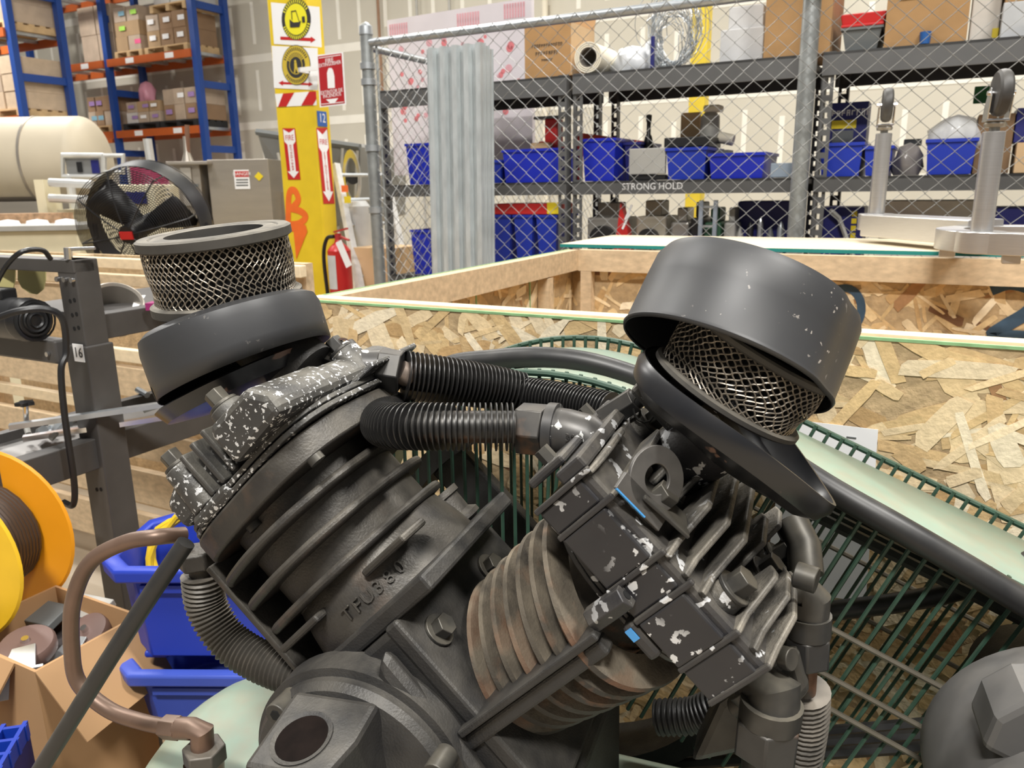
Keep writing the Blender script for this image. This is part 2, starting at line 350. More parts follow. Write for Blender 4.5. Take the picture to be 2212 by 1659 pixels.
bin_box('storage_bin', 'tall blue bin left of the corrugated sheets on the middle shelf', xb(880, 350), xb(940, 350), ZM, 0.245, dep=0.30)
bin_box('storage_bin', 'dark blue bin peeking out right beside the corrugated sheets', xb(1052, 370)-0.05, xb(1084, 370), ZM, 0.13, m_=M_blue2)
bin_box('storage_bin', 'wide blue bin right of the corrugated sheets under the beige block', xb(1088, 360), xb(1209, 360), ZM, 0.185)
bin_box('storage_bin', 'tall blue bin in front of the red angled bracket', xb(1259, 350), xb(1330, 350), ZM, 0.225)
bin_box('storage_bin', 'dark blue bin beside the light grey steel plate', xb(1335, 350), xb(1358, 350)+0.03, ZM, 0.205, y0=4.3, m_=M_navy)
bin_box('storage_bin', 'blue bin under the black flat tray, right of the light grey plate', xb(1440, 350), xb(1526, 350), ZM, 0.16, m_=M_blue2)
bin_box('storage_bin', 'low wide blue bin with an open front end left of the tall fence post', xb(1532, 360), xb(1652, 360), ZM, 0.125)
bin_box('storage_bin', 'blue bin below the navy electronics box right of the tall fence post', xb(1770, 350), xb(1862, 350), ZM, 0.155, m_=M_blue2)
bin_box('storage_bin', 'narrow blue bin behind the left caster leg', xb(1866, 350), xb(1926, 350), ZM, 0.135, m_=M_blue2)
bin_box('storage_bin', 'blue bin heaped with clear plastic wrap left of the right caster leg', xb(1998, 350), xb(2106, 350), ZM, 0.155, m_=M_blue2)
def lump(name, label, cat, c, d, m_, seed=0, group=None, amp=0.25, nseg=10):
    rnd = random.Random(seed); ph = [rnd.uniform(0, 6.28) for _ in range(6)]; b = WB()
    def fn(p, a, r, z): k = 1+amp*(0.5*math.sin(3*a+ph[0]+z*7)+0.4*math.sin(5*a+ph[1])+0.3*math.sin(9*z+ph[2]+2*a)); return (p[0]*k*d[0]/2, p[1]*k*d[1]/2, z*d[2])
    prof = [(0.02, 0), (0.85, 0.0), (1.0, 0.25), (0.95, 0.6), (0.6, 0.88), (0.02, 1.0)]
    b.lathe(prof, nseg*2, T(*c), fn=fn); o = b.build(name, m_, None, 60); return tag(o, label, cat, group)
lump('plastic_wrap', 'crumpled clear plastic wrap heaped in the blue bin by the right caster leg', 'plastic wrap', (xb(2065, 300), 4.36, ZM+0.10), (0.22, 0.25, 0.17), M_clear, 3)
lump('parts_bag', 'clear bag of brown parts between two blue bins behind the casters', 'bag', (xb(1960, 350), 4.33, ZM), (0.13, 0.2, 0.15), mat('smoky_bag', (0.22, 0.20, 0.19), 0.2, alpha=0.9), 5)
def wbox(name, label, cat, x0, x1, z0, z1, y0=4.2, dep=0.25, m_=None, group=None, bevel=0.004, extra=None):
    o = WB().box((x0, y0, z0), (x1, y0+dep, z1))
    if extra: extra(o)
    o = o.build(name, m_ or M_greym, None, 0, bevel=bevel); return tag(o, label, cat, group)
# middle shelf clutter
t = thing('electronics_box', 'navy product box with yellow band standing behind the blue bin', 'box', wpt(xb(1830, 300), 4.45, ZM))
x0, x1 = xb(1790, 280, 4.45), xb(1872, 280, 4.45)
WB().box((x0, 4.45, ZM), (x1, 4.62, ZM+0.36)).build('carton_body', M_navy, t, 0)
WB().box((x0+0.012, 4.447, ZM+0.235), (x1-0.05, 4.45, ZM+0.275)).build('yellow_band', M_yel, t, 0)
WB().box((x0+0.02, 4.447, ZM+0.05), (x1-0.06, 4.45, ZM+0.225)).build('picture_panel', M_greyp, t, 0)
scribble(10, 0.032, M_white, t, (x0+x1)/2-0.01, 4.448, ZM+0.31, 3)
wbox('steel_plate', 'light grey square steel plate standing between blue bins on the middle shelf', 'plate', xb(1360, 345), xb(1438, 345), ZM+0.03, ZM+0.165, 4.19, 0.03, M_greym)
wbox('power_tool', 'small dark tool with red and blue tips under the light grey plate', 'tool', xb(1358, 385), xb(1436, 385), ZM, ZM+0.028, 4.2, 0.1, M_black)
t = thing('angle_bracket', 'red angled steel bracket behind the tall blue bin', 'bracket', wpt(xb(1300, 300), 4.5, ZM))
b = WB(); x0 = xb(1245, 300, 4.5); b.box((x0, 4.48, ZM), (x0+0.035, 4.52, ZM+0.26)); b.build('upright_bar', M_red, t, 0)
b = WB(); b.box((0, 0, 0), (0.42, 0.04, 0.035), T(x0, 4.48, ZM+0.25) @ rotm('Y', 9)); b.box((0.39, 0, -0.12), (0.42, 0.04, 0.0), T(x0, 4.48, ZM+0.25) @ rotm('Y', 9)); b.build('cross_bar', mat('red_orange_paint', (0.62, 0.06, 0.02), 0.5), t, 0)
t = thing('bench_vise', 'red bench vise standing on the wide blue bin beside the shelf post', 'vise', wpt(xb(1195, 300, 4.4), 4.4, ZM))
xc = xb(1192, 300, 4.4); b = WB(); b.box((xc-0.075, 4.36, ZM), (xc+0.05, 4.5, ZM+0.235)); b.box((xc-0.03, 4.36, ZM+0.22), (xc+0.05, 4.46, ZM+0.36)); b.build('vise_body', M_red, t, 0, bevel=0.01)
b = WB(); b.box((xc-0.10, 4.36, ZM+0.36), (xc+0.06, 4.44, ZM+0.375)); b.build('vise_jaw', M_greyp, t, 0)
wbox('foam_block', 'beige foam block lying on the wide blue bin', 'block', xb(1128, 320), xb(1168, 320), ZM+0.185, ZM+0.225, 4.3, 0.12, M_card2, bevel=0.01)
wbox('flat_tray', 'black flat tray lying across the blue bin right of the grey plate', 'tray', xb(1432, 300), xb(1530, 300), ZM+0.165, ZM+0.215, 4.22, 0.26, M_black)
t = thing('spray_bottle', 'slim black bottle with narrow neck behind the light grey plate', 'bottle', wpt(xb(1400, 290), 4.4, ZM))
xc = xb(1401, 290, 4.4); WB().lathe([(0, 0), (0.03, 0), (0.032, 0.18), (0.02, 0.235), (0.012, 0.25), (0.012, 0.33), (0, 0.33)], 14, T(xc, 4.4, ZM)).build('bottle_body', M_black, t); WB().lathe([(0.015, 0.315), (0.017, 0.35), (0, 0.355)], 12, T(xc, 4.4, ZM)).build('cap', M_black, t)
wbox('wood_board', 'small tan wooden board standing upright behind the black tray', 'board', xb(1470, 270, 4.5), xb(1512, 270, 4.5), ZM+0.2, ZM+0.36, 4.5, 0.02, M_card2)
t = thing('pump_motor', 'small grey machine with beige cap on the shelf above the low blue bin', 'machine', wpt(xb(1540, 290), 4.45, ZM))
xc = xb(1545, 290, 4.45); WB().lathe([(0, 0.16), (0.05, 0.16), (0.055, 0.2), (0.05, 0.33), (0.02, 0.36), (0, 0.36)], 16, T(xc-0.03, 4.45, ZM)).build('motor_body', M_greym, t); WB().box((xc-0.06, 4.4, ZM+0.35), (xc+0.03, 4.5, ZM+0.385), ).build('cap', M_cream, t, 0, bevel=0.01)
WB().box((xc-0.07, 4.38, ZM), (xc+0.09, 4.5, ZM+0.15)).build('base_block', M_greyp, t, 0); WB().cyl((xc+0.02, 4.45, ZM+0.22), (xc+0.10, 4.45, ZM+0.2), 0.03, n=12).build('nozzle', M_cream, t)
wbox('grey_carton', 'low grey box with blue print beside the tall fence post', 'box', xb(1664, 370), xb(1712, 370), ZM, ZM+0.07, 4.2, 0.2, mat('grey_blue_card', (0.25, 0.30, 0.36), 0.6))
wbox('book_stand', 'dark folded plate leaning behind the bag of brown parts', 'plate', xb(1945, 340), xb(1985, 340), ZM+0.14, ZM+0.17, 4.4, 0.1, M_greyp)
o = carton('carton', 'brown carton standing on the middle shelf behind the right caster leg', xb(2108, 320), xb(2188, 320), 4.3, 4.5, ZM, ZM+0.26, mat('brown_carton', (0.20, 0.12, 0.06), 0.8), False)
wbox('green_sign', 'small green framed sign on the wall behind the right caster', 'sign', wx(2105, 190, 4.66), wx(2160, 190, 4.66), 1.86, 1.94, 4.62, 0.012, mat('green_sign_paint', (0.02, 0.16, 0.04), 0.5))
carton('carton', 'pale carton at the right end of the middle shelf', xb(2194, 350), xb(2194, 350)+0.3, 4.25, 4.5, ZM, ZM+0.13, M_card2, False)
wbox('parts_organizer', 'blue and orange tool case at the right edge above the pale carton', 'case', xb(2196, 280), xb(2196, 280)+0.3, ZM+0.132, ZM+0.28, 4.3, 0.2, M_navy)
# top shelf
t = carton('carton', 'open brown carton with printed lines beside the foam roll on the top shelf', xb(1133, 100, 4.17), xb(1233, 100, 4.17), 4.17, 4.50, ZT, ZT+0.275, mat('carton_tan', (0.42, 0.24, 0.10), 0.85), False, flaps=False, lines=[(13, 0.165, 0.02), (9, 0.125, 0.022), (6, 0.09, 0.016)])
x0, x1 = xb(1133, 100, 4.17), xb(1233, 100, 4.17)
WB().box((x1, 4.17, ZT+0.002), (x1+0.003, 4.50, ZT+0.27)).build('pale_side', M_card2, t, 0)
WB().add([(x0, 4.5, ZT+0.275), (x1, 4.5, ZT+0.275), (x1, 4.53, ZT+0.35), (x0+0.05, 4.53, ZT+0.35)], [(0, 1, 2, 3)]).build('flap', M_card, t, 0, solid=0.004)
t = thing('foam_roll', 'pale roll of sheet foam lying end-on beside the open carton', 'roll', wpt(xb(1278, 128), 4.3, ZT))
xc = xb(1276, 128, 4.2); b = WB(); B = T(xc, 4.16, ZT+0.082) @ rotm('X', -90)
for r_ in (0.078, 0.068, 0.058): b.lathe([(r_-0.007, 0), (r_, 0), (r_, 0.3), (r_-0.007, 0.3)], 24, B, closed=True)
b.build('foam_layers', M_cream, t); WB().lathe([(0.046, 0.005), (0.051, 0.005), (0.051, 0.3), (0.046, 0.3)], 24, B, closed=True).build('card_core', mat('grey_card_core', (0.16, 0.14, 0.12), 0.9), t)
lump('plastic_bag', 'white plastic bag heaped right of the foam roll', 'bag', (xb(1345, 130), 4.35, ZT), (0.2, 0.2, 0.15), mat('white_bag', (0.7, 0.72, 0.74), 0.3), 11)
lump('plastic_bag', 'second white plastic bag between the foam roll bag and wire coil', 'bag', (xb(1378, 120), 4.45, ZT), (0.12, 0.2, 0.19), MATS['white_bag'], 12)
wbox('blue_tube', 'thin dark blue tube standing beside the wire coil', 'tube', xb(1398, 120), xb(1406, 120), ZT, ZT+0.17, 4.25, 0.02, M_navy)
t = thing('wire_coil', 'loose round coil of thin steel wire standing on the top shelf', 'wire coil', wpt(xb(1450, 100), 4.4, ZT))
xc = xb(1450, 80, 4.35)
for k in range(34):
    rnd = random.Random(k); R_ = rnd.uniform(0.10, 0.19); cx = xc+rnd.uniform(-0.03, 0.03); cz = ZT+R_*1.15+rnd.uniform(0, 0.05); tl = rnd.uniform(-0.25, 0.25); ex = rnd.uniform(0.6, 0.95)
    WB().tube([(cx+R_*ex*math.cos(a*0.3491), 4.38+tl*R_*math.sin(a*0.3491)+rnd.uniform(-0.05, 0.05), cz+R_*1.12*math.sin(a*0.3491)) for a in range(18)], 0.0022, 4, closed=True).build('wire_loop', M_galv, t)
wbox('white_carton', 'white flat carton stacked left of the tall brown box on the top shelf', 'box', xb(1545, 90), xb(1640, 90), ZT, ZT+0.17, 4.3, 0.25, mat('white_card', (0.62, 0.62, 0.62), 0.7))
wbox('white_carton', 'white narrow carton standing on the flat white carton', 'box', xb(1560, 60), xb(1636, 60), ZT+0.17, ZT+0.28, 4.33, 0.2, MATS['white_card'])
carton('carton', 'tall brown carton right behind the tall fence post', xb(1652, 60, 4.17), xb(1796, 60, 4.17), 4.17, 4.6, ZT, ZT+0.52, mat('carton_brown', (0.36, 0.21, 0.09), 0.85), False)
t = bin_box('storage_tote', 'grey storage tote with red lid between two tall brown cartons', xb(1818, 80, 4.2), xb(1904, 80, 4.2), ZT, 0.105, 4.2, 0.32, M_greyp, 0.02, None, 'tote', 0.01)
x0, x1 = xb(1818, 80, 4.2), xb(1904, 80, 4.2)
WB().frus((x0+0.0, 4.21, ZT+0.165), (x1-0.0, 4.51, ZT+0.106), -0.012).frus((x0-0.006, 4.19, ZT+0.106), (x1+0.006, 4.53, ZT+0.118), 0.0).build('lid', M_red, t, 0, bevel=0.004)
carton('carton', 'wide brown carton with a pale label right of the red-lidded tote', xb(1912, 60, 4.17), xb(2090, 60, 4.17), 4.17, 4.6, ZT, ZT+0.55, MATS['carton_brown'], False)
x0 = xb(1912, 60, 4.17); o = WB().box((x0+0.05, 4.164, ZT+0.195), (x0+0.16, 4.169, ZT+0.30)).build('label_sheet', M_white, None, 0); tag(o, 'pale printed label on the wide brown carton', 'label')
t = thing('blue_cup', 'small blue cup standing in front of the wide brown carton', 'cup', wpt(xb(1998, 88, 4.16), 4.155, ZT)); WB().lathe([(0, 0), (0.02, 0), (0.024, 0.05), (0.021, 0.05), (0.018, 0.004), (0, 0.004)], 14, T(xb(1998, 88, 4.155), 4.155, ZT)).build('cup_body', mat('light_blue_plastic', (0.02, 0.10, 0.33), 0.4), t)
t = thing('white_case', 'white case with a yellow tag next to the wide brown carton', 'case', wpt(xb(2130, 60), 4.3, ZT)); WB().box((xb(2096, 60), 4.3, ZT), (xb(2160, 60), 4.55, ZT+0.55)).build('case_body', mat('beige_case', (0.62, 0.58, 0.52), 0.5), t, 0, bevel=0.006); WB().box((xb(2146, 60), 4.29, ZT+0.02), (xb(2160, 60), 4.299, ZT+0.06)).build('yellow_tag', M_yel, t, 0)
wbox('grey_cabinet', 'light grey cabinet at the right end of the top shelf', 'cabinet', xb(2162, 60), xb(2162, 60)+0.35, ZT, ZT+0.145, 4.2, 0.4, mat('pale_grey', (0.45, 0.46, 0.47), 0.45))
wbox('flat_carton', 'brown flat carton lying on the light grey cabinet', 'box', xb(2165, 60), xb(2165, 60)+0.35, ZT+0.146, ZT+0.3, 4.22, 0.38, MATS['carton_brown'])
# pink and white foam board leaning behind the shelf
t = thing('foam_board', 'large white foam board with pink print leaning behind the shelving', 'board', wpt(-3.0, 4.95, ZT-0.5)); M_pink = mat('pink_print', (0.72, 0.38, 0.42), 0.8, var=0.3, scale=20); M_pw = mat('foam_white', (0.72, 0.67, 0.70), 0.8, var=0.06, scale=4)
b = WB(); b.add([(-3.56, 4.9, 1.6), (-2.42, 4.9, 1.6), (-2.42, 4.9, 2.68), (-3.56, 4.9, 2.66), (-3.56, 4.94, 1.6), (-2.42, 4.94, 1.6), (-2.42, 4.94, 2.68), (-3.56, 4.94, 2.66)], [(0, 1, 2, 3), (7, 6, 5, 4), (3, 2, 6, 7), (0, 3, 7, 4), (1, 5, 6, 2), (0, 4, 5, 1)]); b.build('board', M_pw, t, 0)
rnd = random.Random(4)
for (xx, zz, ww, hh) in [(-3.54, 2.53, .16, .10), (-2.98, 2.52, .18, .12), (-2.62, 2.57, .16, .09)]:
    for j in range(int(ww/0.02)): WB().box((xx+j*0.02, 4.897, zz), (xx+j*0.02+0.012, 4.9, zz+hh)).build('print_bar', M_pink, t, 0)
M_pkr = mat('red_print', (0.75, 0.22, 0.24), 0.8, var=0.3, scale=30)
for j in range(46):
    xx = rnd.uniform(-3.5, -2.5); zz = rnd.uniform(1.95, 2.5); ww = rnd.uniform(.012, .03)
    b = WB(); b.cyl((xx, 4.8985, zz), (xx, 4.8995, zz), ww, n=9); b.build('print_dot', M_pkr if j % 3 else M_pink, t, 0)
# low shelf
t = bin_box('storage_bin', 'tall blue bin low between the fence corner and the corrugated sheets', xb(890, 520), xb(932, 520), ZL, 0.28, dep=0.25)
for k, (a, c, lb) in enumerate(((1062, 1104, 'tall blue bin under the red tray, nearest the corrugated sheets'), (1112, 1152, 'tall blue bin under the red tray, middle of three'), (1160, 1204, 'tall blue bin under the red tray, nearest the shelf post'))):
    bin_box('storage_bin', lb, xb(a, 500), xb(c, 500), ZL, 0.375, dep=0.3, m_=M_blue2, taper=0.02)
t = thing('red_tray', 'red tray with a yellow tag on top of three tall blue bins', 'tray', wpt(xb(1130, 434), 4.2, ZL+0.38)); WB().box((xb(1064, 434), 4.19, ZL+0.378), (xb(1200, 434), 4.45, ZL+0.44)).build('tray_body', M_red, t, 0, bevel=0.004); WB().box((xb(1184, 434), 4.185, ZL+0.382), (xb(1212, 434), 4.189, ZL+0.446)).build('yellow_tag', M_yel, t, 0)
def gear(name, label, xc, z0, w_, h_, m1, m2, seed):
    rnd = random.Random(seed); t = thing(name, label, 'machine part', wpt(xc, 4.3, z0), 'machine parts on the low shelf')
    WB().box((xc-w_/2, 4.25, z0), (xc+w_/2, 4.5, z0+h_*0.75)).build('housing', m1, t, 0, bevel=0.012)
    WB().cyl((xc, 4.24, z0+h_*0.4), (xc, 4.19, z0+h_*0.4), min(w_, h_)*0.33, n=18).build('round_cover', m2, t)
    WB().box((xc-w_*0.3, 4.3, z0+h_*0.75), (xc+w_*0.25, 4.45, z0+h_)).build('terminal_box', m1, t, 0, bevel=0.008)
    return t
ZL2 = 1.079
gear('gear_motor', 'grey gear motor behind the shelf posts left of the red jack', xb(1300, 470), ZL2, 0.22, 0.33, mat('warm_grey', (0.30, 0.28, 0.25), 0.5), M_black, 1)
gear('gear_motor', 'beige gear motor right of the red jack', xb(1400, 470), ZL2, 0.17, 0.34, mat('beige_grey', (0.36, 0.32, 0.25), 0.5), M_black, 2)
gear('valve_body', 'grey valve assembly with blue knobs behind the aluminium frame tubes', xb(1463, 470), ZL2, 0.10, 0.30, mat('steel_warm', (0.35, 0.33, 0.30), 0.35, 0.6), M_blue, 3)
gear('valve_body', 'dark valve assembly between the grey frame tubes and the navy box', xb(1500, 470), ZL2, 0.07, 0.33, M_black, M_blue, 4)
t = thing('jack_stand', 'red jack stand with white stripes on the low shelf', 'jack stand', wpt(xb(1340, 480), 4.22, ZL2)); xc = xb(1345, 480)
b = WB(); b.prismy([(xc-0.06, ZL2), (xc+0.06, ZL2), (xc+0.025, ZL2+0.2), (xc-0.015, ZL2+0.33), (xc-0.03, ZL2+0.2)], 4.2, 4.26); b.build('stand_body', M_red, t, 0)
for k in range(2): WB().box((0, 4.195, 0), (0.012, 4.199, 0.09), T(xc-0.005+0.015*k, 0, ZL2+0.19+0.05*k) @ rotm('Y', 25)).build('white_stripe', M_white, t, 0)
t = thing('blue_cart', 'navy tool cabinet with tool handles on the low shelf left of the fence post', 'cabinet', wpt(xb(1650, 470), 4.35, ZL2)); WB().box((xb(1592, 470, 4.4), 4.4, ZL2), (xb(1708, 470, 4.4), 4.6, ZL2+0.33)).build('cabinet_body', M_navy, t, 0, bevel=0.006)
for k in range(5): WB().lathe([(0, 0), (0.018, 0), (0.018, 0.16+0.03*(k % 3)), (0.008, 0.19+0.03*(k % 3)), (0, 0.2+0.03*(k % 3))], 10, T(xb(1600+22*k, 470, 4.3), 4.3, ZL2)).build('tool_handle', [M_greym, M_black, M_chrome, M_greyp, M_galv][k], t)
bin_box('storage_bin', 'bright blue open bin in front of the navy tool cabinet', xb(1612, 500), xb(1700, 500), ZL2-0.02, 0.06, 4.2, 0.1, mat('bright_blue', (0.01, 0.09, 0.65), 0.4))
t = thing('navy_carton', 'navy box with yellow lettering right of the fence post on the low shelf', 'box', wpt(xb(1810, 470), 4.35, ZL2)); WB().box((xb(1770, 470, 4.3), 4.3, ZL2), (xb(1866, 470, 4.3), 4.55, ZL2+0.30)).build('carton_body', M_navy, t, 0)
[WB().box((xb(1840, 470, 4.3), 4.297, ZL2+0.08+0.035*k), (xb(1851, 470, 4.3), 4.2995, ZL2+0.105+0.035*k)).build('print', M_yel, t, 0) for k in range(6)]
WB().tube([wpt(0, 0, 0)*0+Vector((xb(1795, 430, 4.26), 4.26, ZL2+0.29)), Vector((xb(1815, 440, 4.26), 4.26, ZL2+0.25)), Vector((xb(1850, 500, 4.26), 4.26, ZL2+0.05))], 0.012, 6).build('bent_pipe', M_greym, t)
t = thing('tube_stand', 'pair of grey upright frame tubes between the valve assemblies', 'frame', wpt(xb(1540, 470), 4.2, ZL2))
for p in (1514, 1545): WB().box((xb(p, 470)-0.01, 4.19, ZL2), (xb(p, 470)+0.01, 4.21, ZL2+0.34)).build('upright_tube', mat('blue_grey_tube', (0.30, 0.34, 0.40), 0.4), t, 0)
for zz in (0.08, 0.2, 0.3): WB().box((xb(1514, 470), 4.2, ZL2+zz), (xb(1545, 470), 4.22, ZL2+zz+0.012)).build('cross_bar', M_galv, t, 0)
gear('gear_motor', 'green and silver machine part behind the grey frame tubes', xb(1535, 470)-0.0, ZL2, 0.09, 0.3, mat('dark_green', (0.03, 0.10, 0.05), 0.5), M_greym, 6)
gear('gear_motor', 'silver regulator beside the navy tool cabinet', xb(1572, 470), ZL2, 0.06, 0.3, M_greym, M_chrome, 7)
wbox('parts_cabinet', 'white parts drawer unit on the low shelf behind the left caster leg', 'drawer unit', xb(1900, 450), xb(2130, 450), ZL2+0.06, ZL2+0.33, 4.3, 0.2, mat('off_white_plastic', (0.66, 0.62, 0.55), 0.5))
wbox('red_board', 'long brick-red box in front of the white drawer unit', 'box', xb(1900, 450, 4.25), xb(2005, 450, 4.25), ZL2+0.18, ZL2+0.24, 4.25, 0.03, mat('brick_red', (0.33, 0.09, 0.06), 0.6))
wbox('blue_box', 'dark blue box low at the right edge of the shelf', 'box', xb(2155, 450), xb(2155, 450)+0.3, ZL2+0.1, ZL2+0.3, 4.25, 0.2, M_navy)
# ================================================================== open wooden crate (OSB panels, lumber frame)
M_lum = mat('pine_lumber', (0.60, 0.455, 0.29), 0.75, var=0.22, scale=5, stretch=(1.5, 12, 12))
M_lumx = mat('pine_lumber_light', (0.80, 0.66, 0.45), 0.75, var=0.12, scale=5, stretch=(1.5, 12, 12))
M_osb = mat('osb_strand', (1, 1, 1), 0.75, var=0.14, scale=60, attr=True, bump=0.15, bscale=120)
M_osbb = mat('osb_core', (0.50, 0.36, 0.20), 0.85, var=0.25, scale=40, bump=0.3, bscale=90)
M_greenedge = mat('green_edge_paint', (0.26, 0.46, 0.22), 0.7, var=0.25, scale=30)
M_teal = mat('teal_edge_paint', (0.01, 0.22, 0.20), 0.6, var=0.1)
M_ply = mat('plywood_face', (0.80, 0.68, 0.48), 0.7, var=0.08, scale=6, stretch=(1, 8, 1))
PAL = [(0.74, 0.55, 0.30), (0.66, 0.46, 0.23), (0.80, 0.63, 0.39), (0.70, 0.50, 0.25), (0.54, 0.35, 0.16), (0.84, 0.69, 0.46), (0.37, 0.20, 0.09), (0.78, 0.60, 0.35), (0.88, 0.76, 0.55), (0.20, 0.10, 0.05)]
PW = [6, 6, 6, 5, 3, 5, 1.3, 5, 3, 0.5]
def osb(parent, M, Lx, Lz, n, seed, big=1.0):
    """strand layer on the face y=0 of frame M (faces -y), Lx by Lz"""
    rnd = random.Random(seed); b = MB(M)
    for i in range(n):
        L = rnd.uniform(0.04, 0.14)*big; wd = rnd.uniform(0.006, 0.03)*big
        if rnd.random() < 0.10: wd *= 1.6
        cx = rnd.uniform(0, Lx); cz = rnd.uniform(0, Lz); a = rnd.gauss(0, 0.65) if rnd.random() < 0.6 else rnd.uniform(0, 3.14)
        y = -0.0002-0.0022*(i/n)-rnd.uniform(0, 0.0002); ca, sa = math.cos(a), math.sin(a); pts = []
        for (u_, v_) in ((-.5, -.5), (-.1, -.52), (.3, -.5), (.5, -.42), (.52, .3), (.42, .5), (0, .52), (-.4, .5), (-.5, .2)):
            u2 = (u_+rnd.uniform(-.06, .06))*L; v2 = (v_+rnd.uniform(-.08, .08))*wd
            pts.append((min(max(cx+u2*ca-v2*sa, 0), Lx), y, min(max(cz+u2*sa+v2*ca, 0), Lz)))
        c = rnd.choices(PAL, PW)[0]; k = rnd.uniform(0.9, 1.1); b.cc = tuple(x*k for x in c)
        b.add(pts, [tuple(range(len(pts)))])
    o = b.build('strands', M_osb, parent, 0); o['kind'] = 'stuff'; return o
CX0, CX1, CY0, CY1, CZ = -1.165, 1.55, 1.257, 2.66, 1.28
crate = thing('wooden_crate', 'large open-topped wooden crate of OSB panels and pine framing', 'crate', wpt(0.2, 1.95, 0))
# near wall
WB().box((CX0, CY0, 0.12), (CX1, CY0+0.011, CZ-0.004)).build('osb_panel', M_osbb, crate, 0)
osb(crate, W.M @ T(CX0, CY0, 0.12), CX1-CX0, CZ-0.006-0.12, 3400, 21)
WB().box((CX0-0.0005, CY0-0.0026, CZ-0.0075), (CX1, CY0+0.004, CZ-0.003)).build('green_edge', M_greenedge, crate, 0)
WB().box((CX0, CY0+0.0115, CZ-0.065), (CX1, CY0+0.05, CZ)).build('top_rail', M_lumx, crate, 0)
# left wall
WB().box((CX0, CY0+0.05, 0.12), (CX0+0.011, CY1, CZ-0.004)).build('osb_panel', M_osbb, crate, 0)
osb(crate, W.M @ T(CX0+0.011, CY0+0.05, 0.12) @ rotm('Z', 90), CY1-CY0-0.05, CZ-0.13, 700, 22)
WB().box((CX0-0.004, CY0+0.011, CZ-0.010), (CX0, CY1, CZ-0.001)).build('green_edge', M_greenedge, crate, 0)
WB().box((CX0+0.0135, CY0+0.052, CZ-0.072), (CX0+0.052, CY1-0.015, CZ)).build('top_rail', M_lum, crate, 0)
for yy in (1.62, 1.95, 2.3): WB().box((CX0+0.0118, yy, 0.12), (CX0+0.0142, yy+0.006, CZ-0.07)).build('green_line', M_greenedge, crate, 0)
# back wall and right wall
WB().box((CX0, CY1, 0.12), (CX1, CY1+0.011, CZ-0.004)).build('osb_panel', M_osbb, crate, 0)
osb(crate, W.M @ T(CX0, CY1, 0.12), CX1-CX0, CZ-0.13, 1200, 23)
WB().box((CX0+0.012, CY1-0.042, CZ-0.075), (CX1, CY1-0.003, CZ)).build('top_rail', M_lum, crate, 0)
WB().box((CX1-0.011, CY0+0.05, 0.12), (CX1, CY1, CZ-0.004)).build('osb_panel', M_osbb, crate, 0)
for (xx, yy) in ((CX0+0.06, CY1-0.042), (0.55, CY1-0.042), (CX1-0.1, CY1-0.042), (CX0+0.014, CY1-0.30)): WB().box((xx, yy, 0.12), (xx+0.04, yy+0.038, CZ-0.076)).build('stud', M_lum, crate, 0)
for k in range(9): WB().box((CX0+0.3*k, CY0+0.01, 0.10), (CX0+0.3*k+0.28, CY1, 0.12)).build('floor_board', M_lum, crate, 0)
for yy in (CY0+0.05, (CY0+CY1)/2, CY1-0.13): WB().box((CX0, yy, 0.0), (CX1, yy+0.09, 0.10)).build('skid', M_lum, crate, 0)
# blue spray marks on the inside of the back wall
M_spray = mat('blue_spray_paint', (0.04, 0.08, 0.13), 0.8, var=0.25, scale=25)
p = W.onp(1822, 670, CY1-0.004); WB().tube([(p.x+0.052*math.cos(a*0.2618), CY1-0.003, p.z+0.07*math.sin(a*0.2618)) for a in range(24)], 0.013, 5, closed=True, M=T(0, CY1-0.003, 0) @ Matrix.Diagonal((1, 0.04, 1, 1)) @ T(0, -CY1+0.003, 0)).build('spray_mark', M_spray, crate)
pp = [W.onp(*q, CY1-0.004) for q in ((2140, 625), (2185, 612), (2235, 630), (2225, 670), (2170, 705), (2145, 725), (2200, 728), (2250, 735))]
WB().tube(spline([(q.x, CY1-0.003, q.z) for q in pp], 5), 0.02, 5, M=T(0, CY1-0.003, 0) @ Matrix.Diagonal((1, 0.04, 1, 1)) @ T(0, -CY1+0.003, 0)).build('spray_mark', M_spray, crate)
# paper sheet stapled to the near panel
t = thing('paper_sheet', 'white paper sheet stapled to the OSB crate panel behind the belt guard', 'paper', W.M @ W.onp(1800, 960, CY0-0.004))
cs_ = [W.onp(*q, CY0-0.0045) for q in ((1700, 905), (1897, 928), (1870, 1300), (1650, 1270))]
WB().add([(q.x, CY0-0.0045, q.z) for q in cs_], [(3, 2, 1, 0)]).build('sheet', M_white, t, 0, solid=0.0006)
q = W.onp(1839, 945, CY0-0.006); WB().box((q.x-0.007, CY0-0.0062, q.z-0.0008), (q.x+0.007, CY0-0.005, q.z+0.0008)).build('staple', M_greyp, t, 0)
# ================================================================== plywood sheet lying across the back of the crate
A = W.onz(1210, 527, CZ+0.013); Bk = W.onz(1330, 511, CZ+0.013)
t = thing('plywood_sheet', 'pale plywood sheet with teal painted edge lying across the crate', 'plywood', wpt(0.3, A.y+0.3, CZ+0.001))
PY0 = A.y; PX0 = A.x; PZ = CZ+0.0135
WB().box((PX0, PY0+0.0012, CZ+0.001), (CX1+0.3, 3.25, PZ)).build('panel', M_ply, t, 0)
WB().box((PX0-0.0005, PY0, CZ+0.0012), (CX1+0.3, PY0+0.0011, PZ-0.0004)).build('teal_edge', M_teal, t, 0)
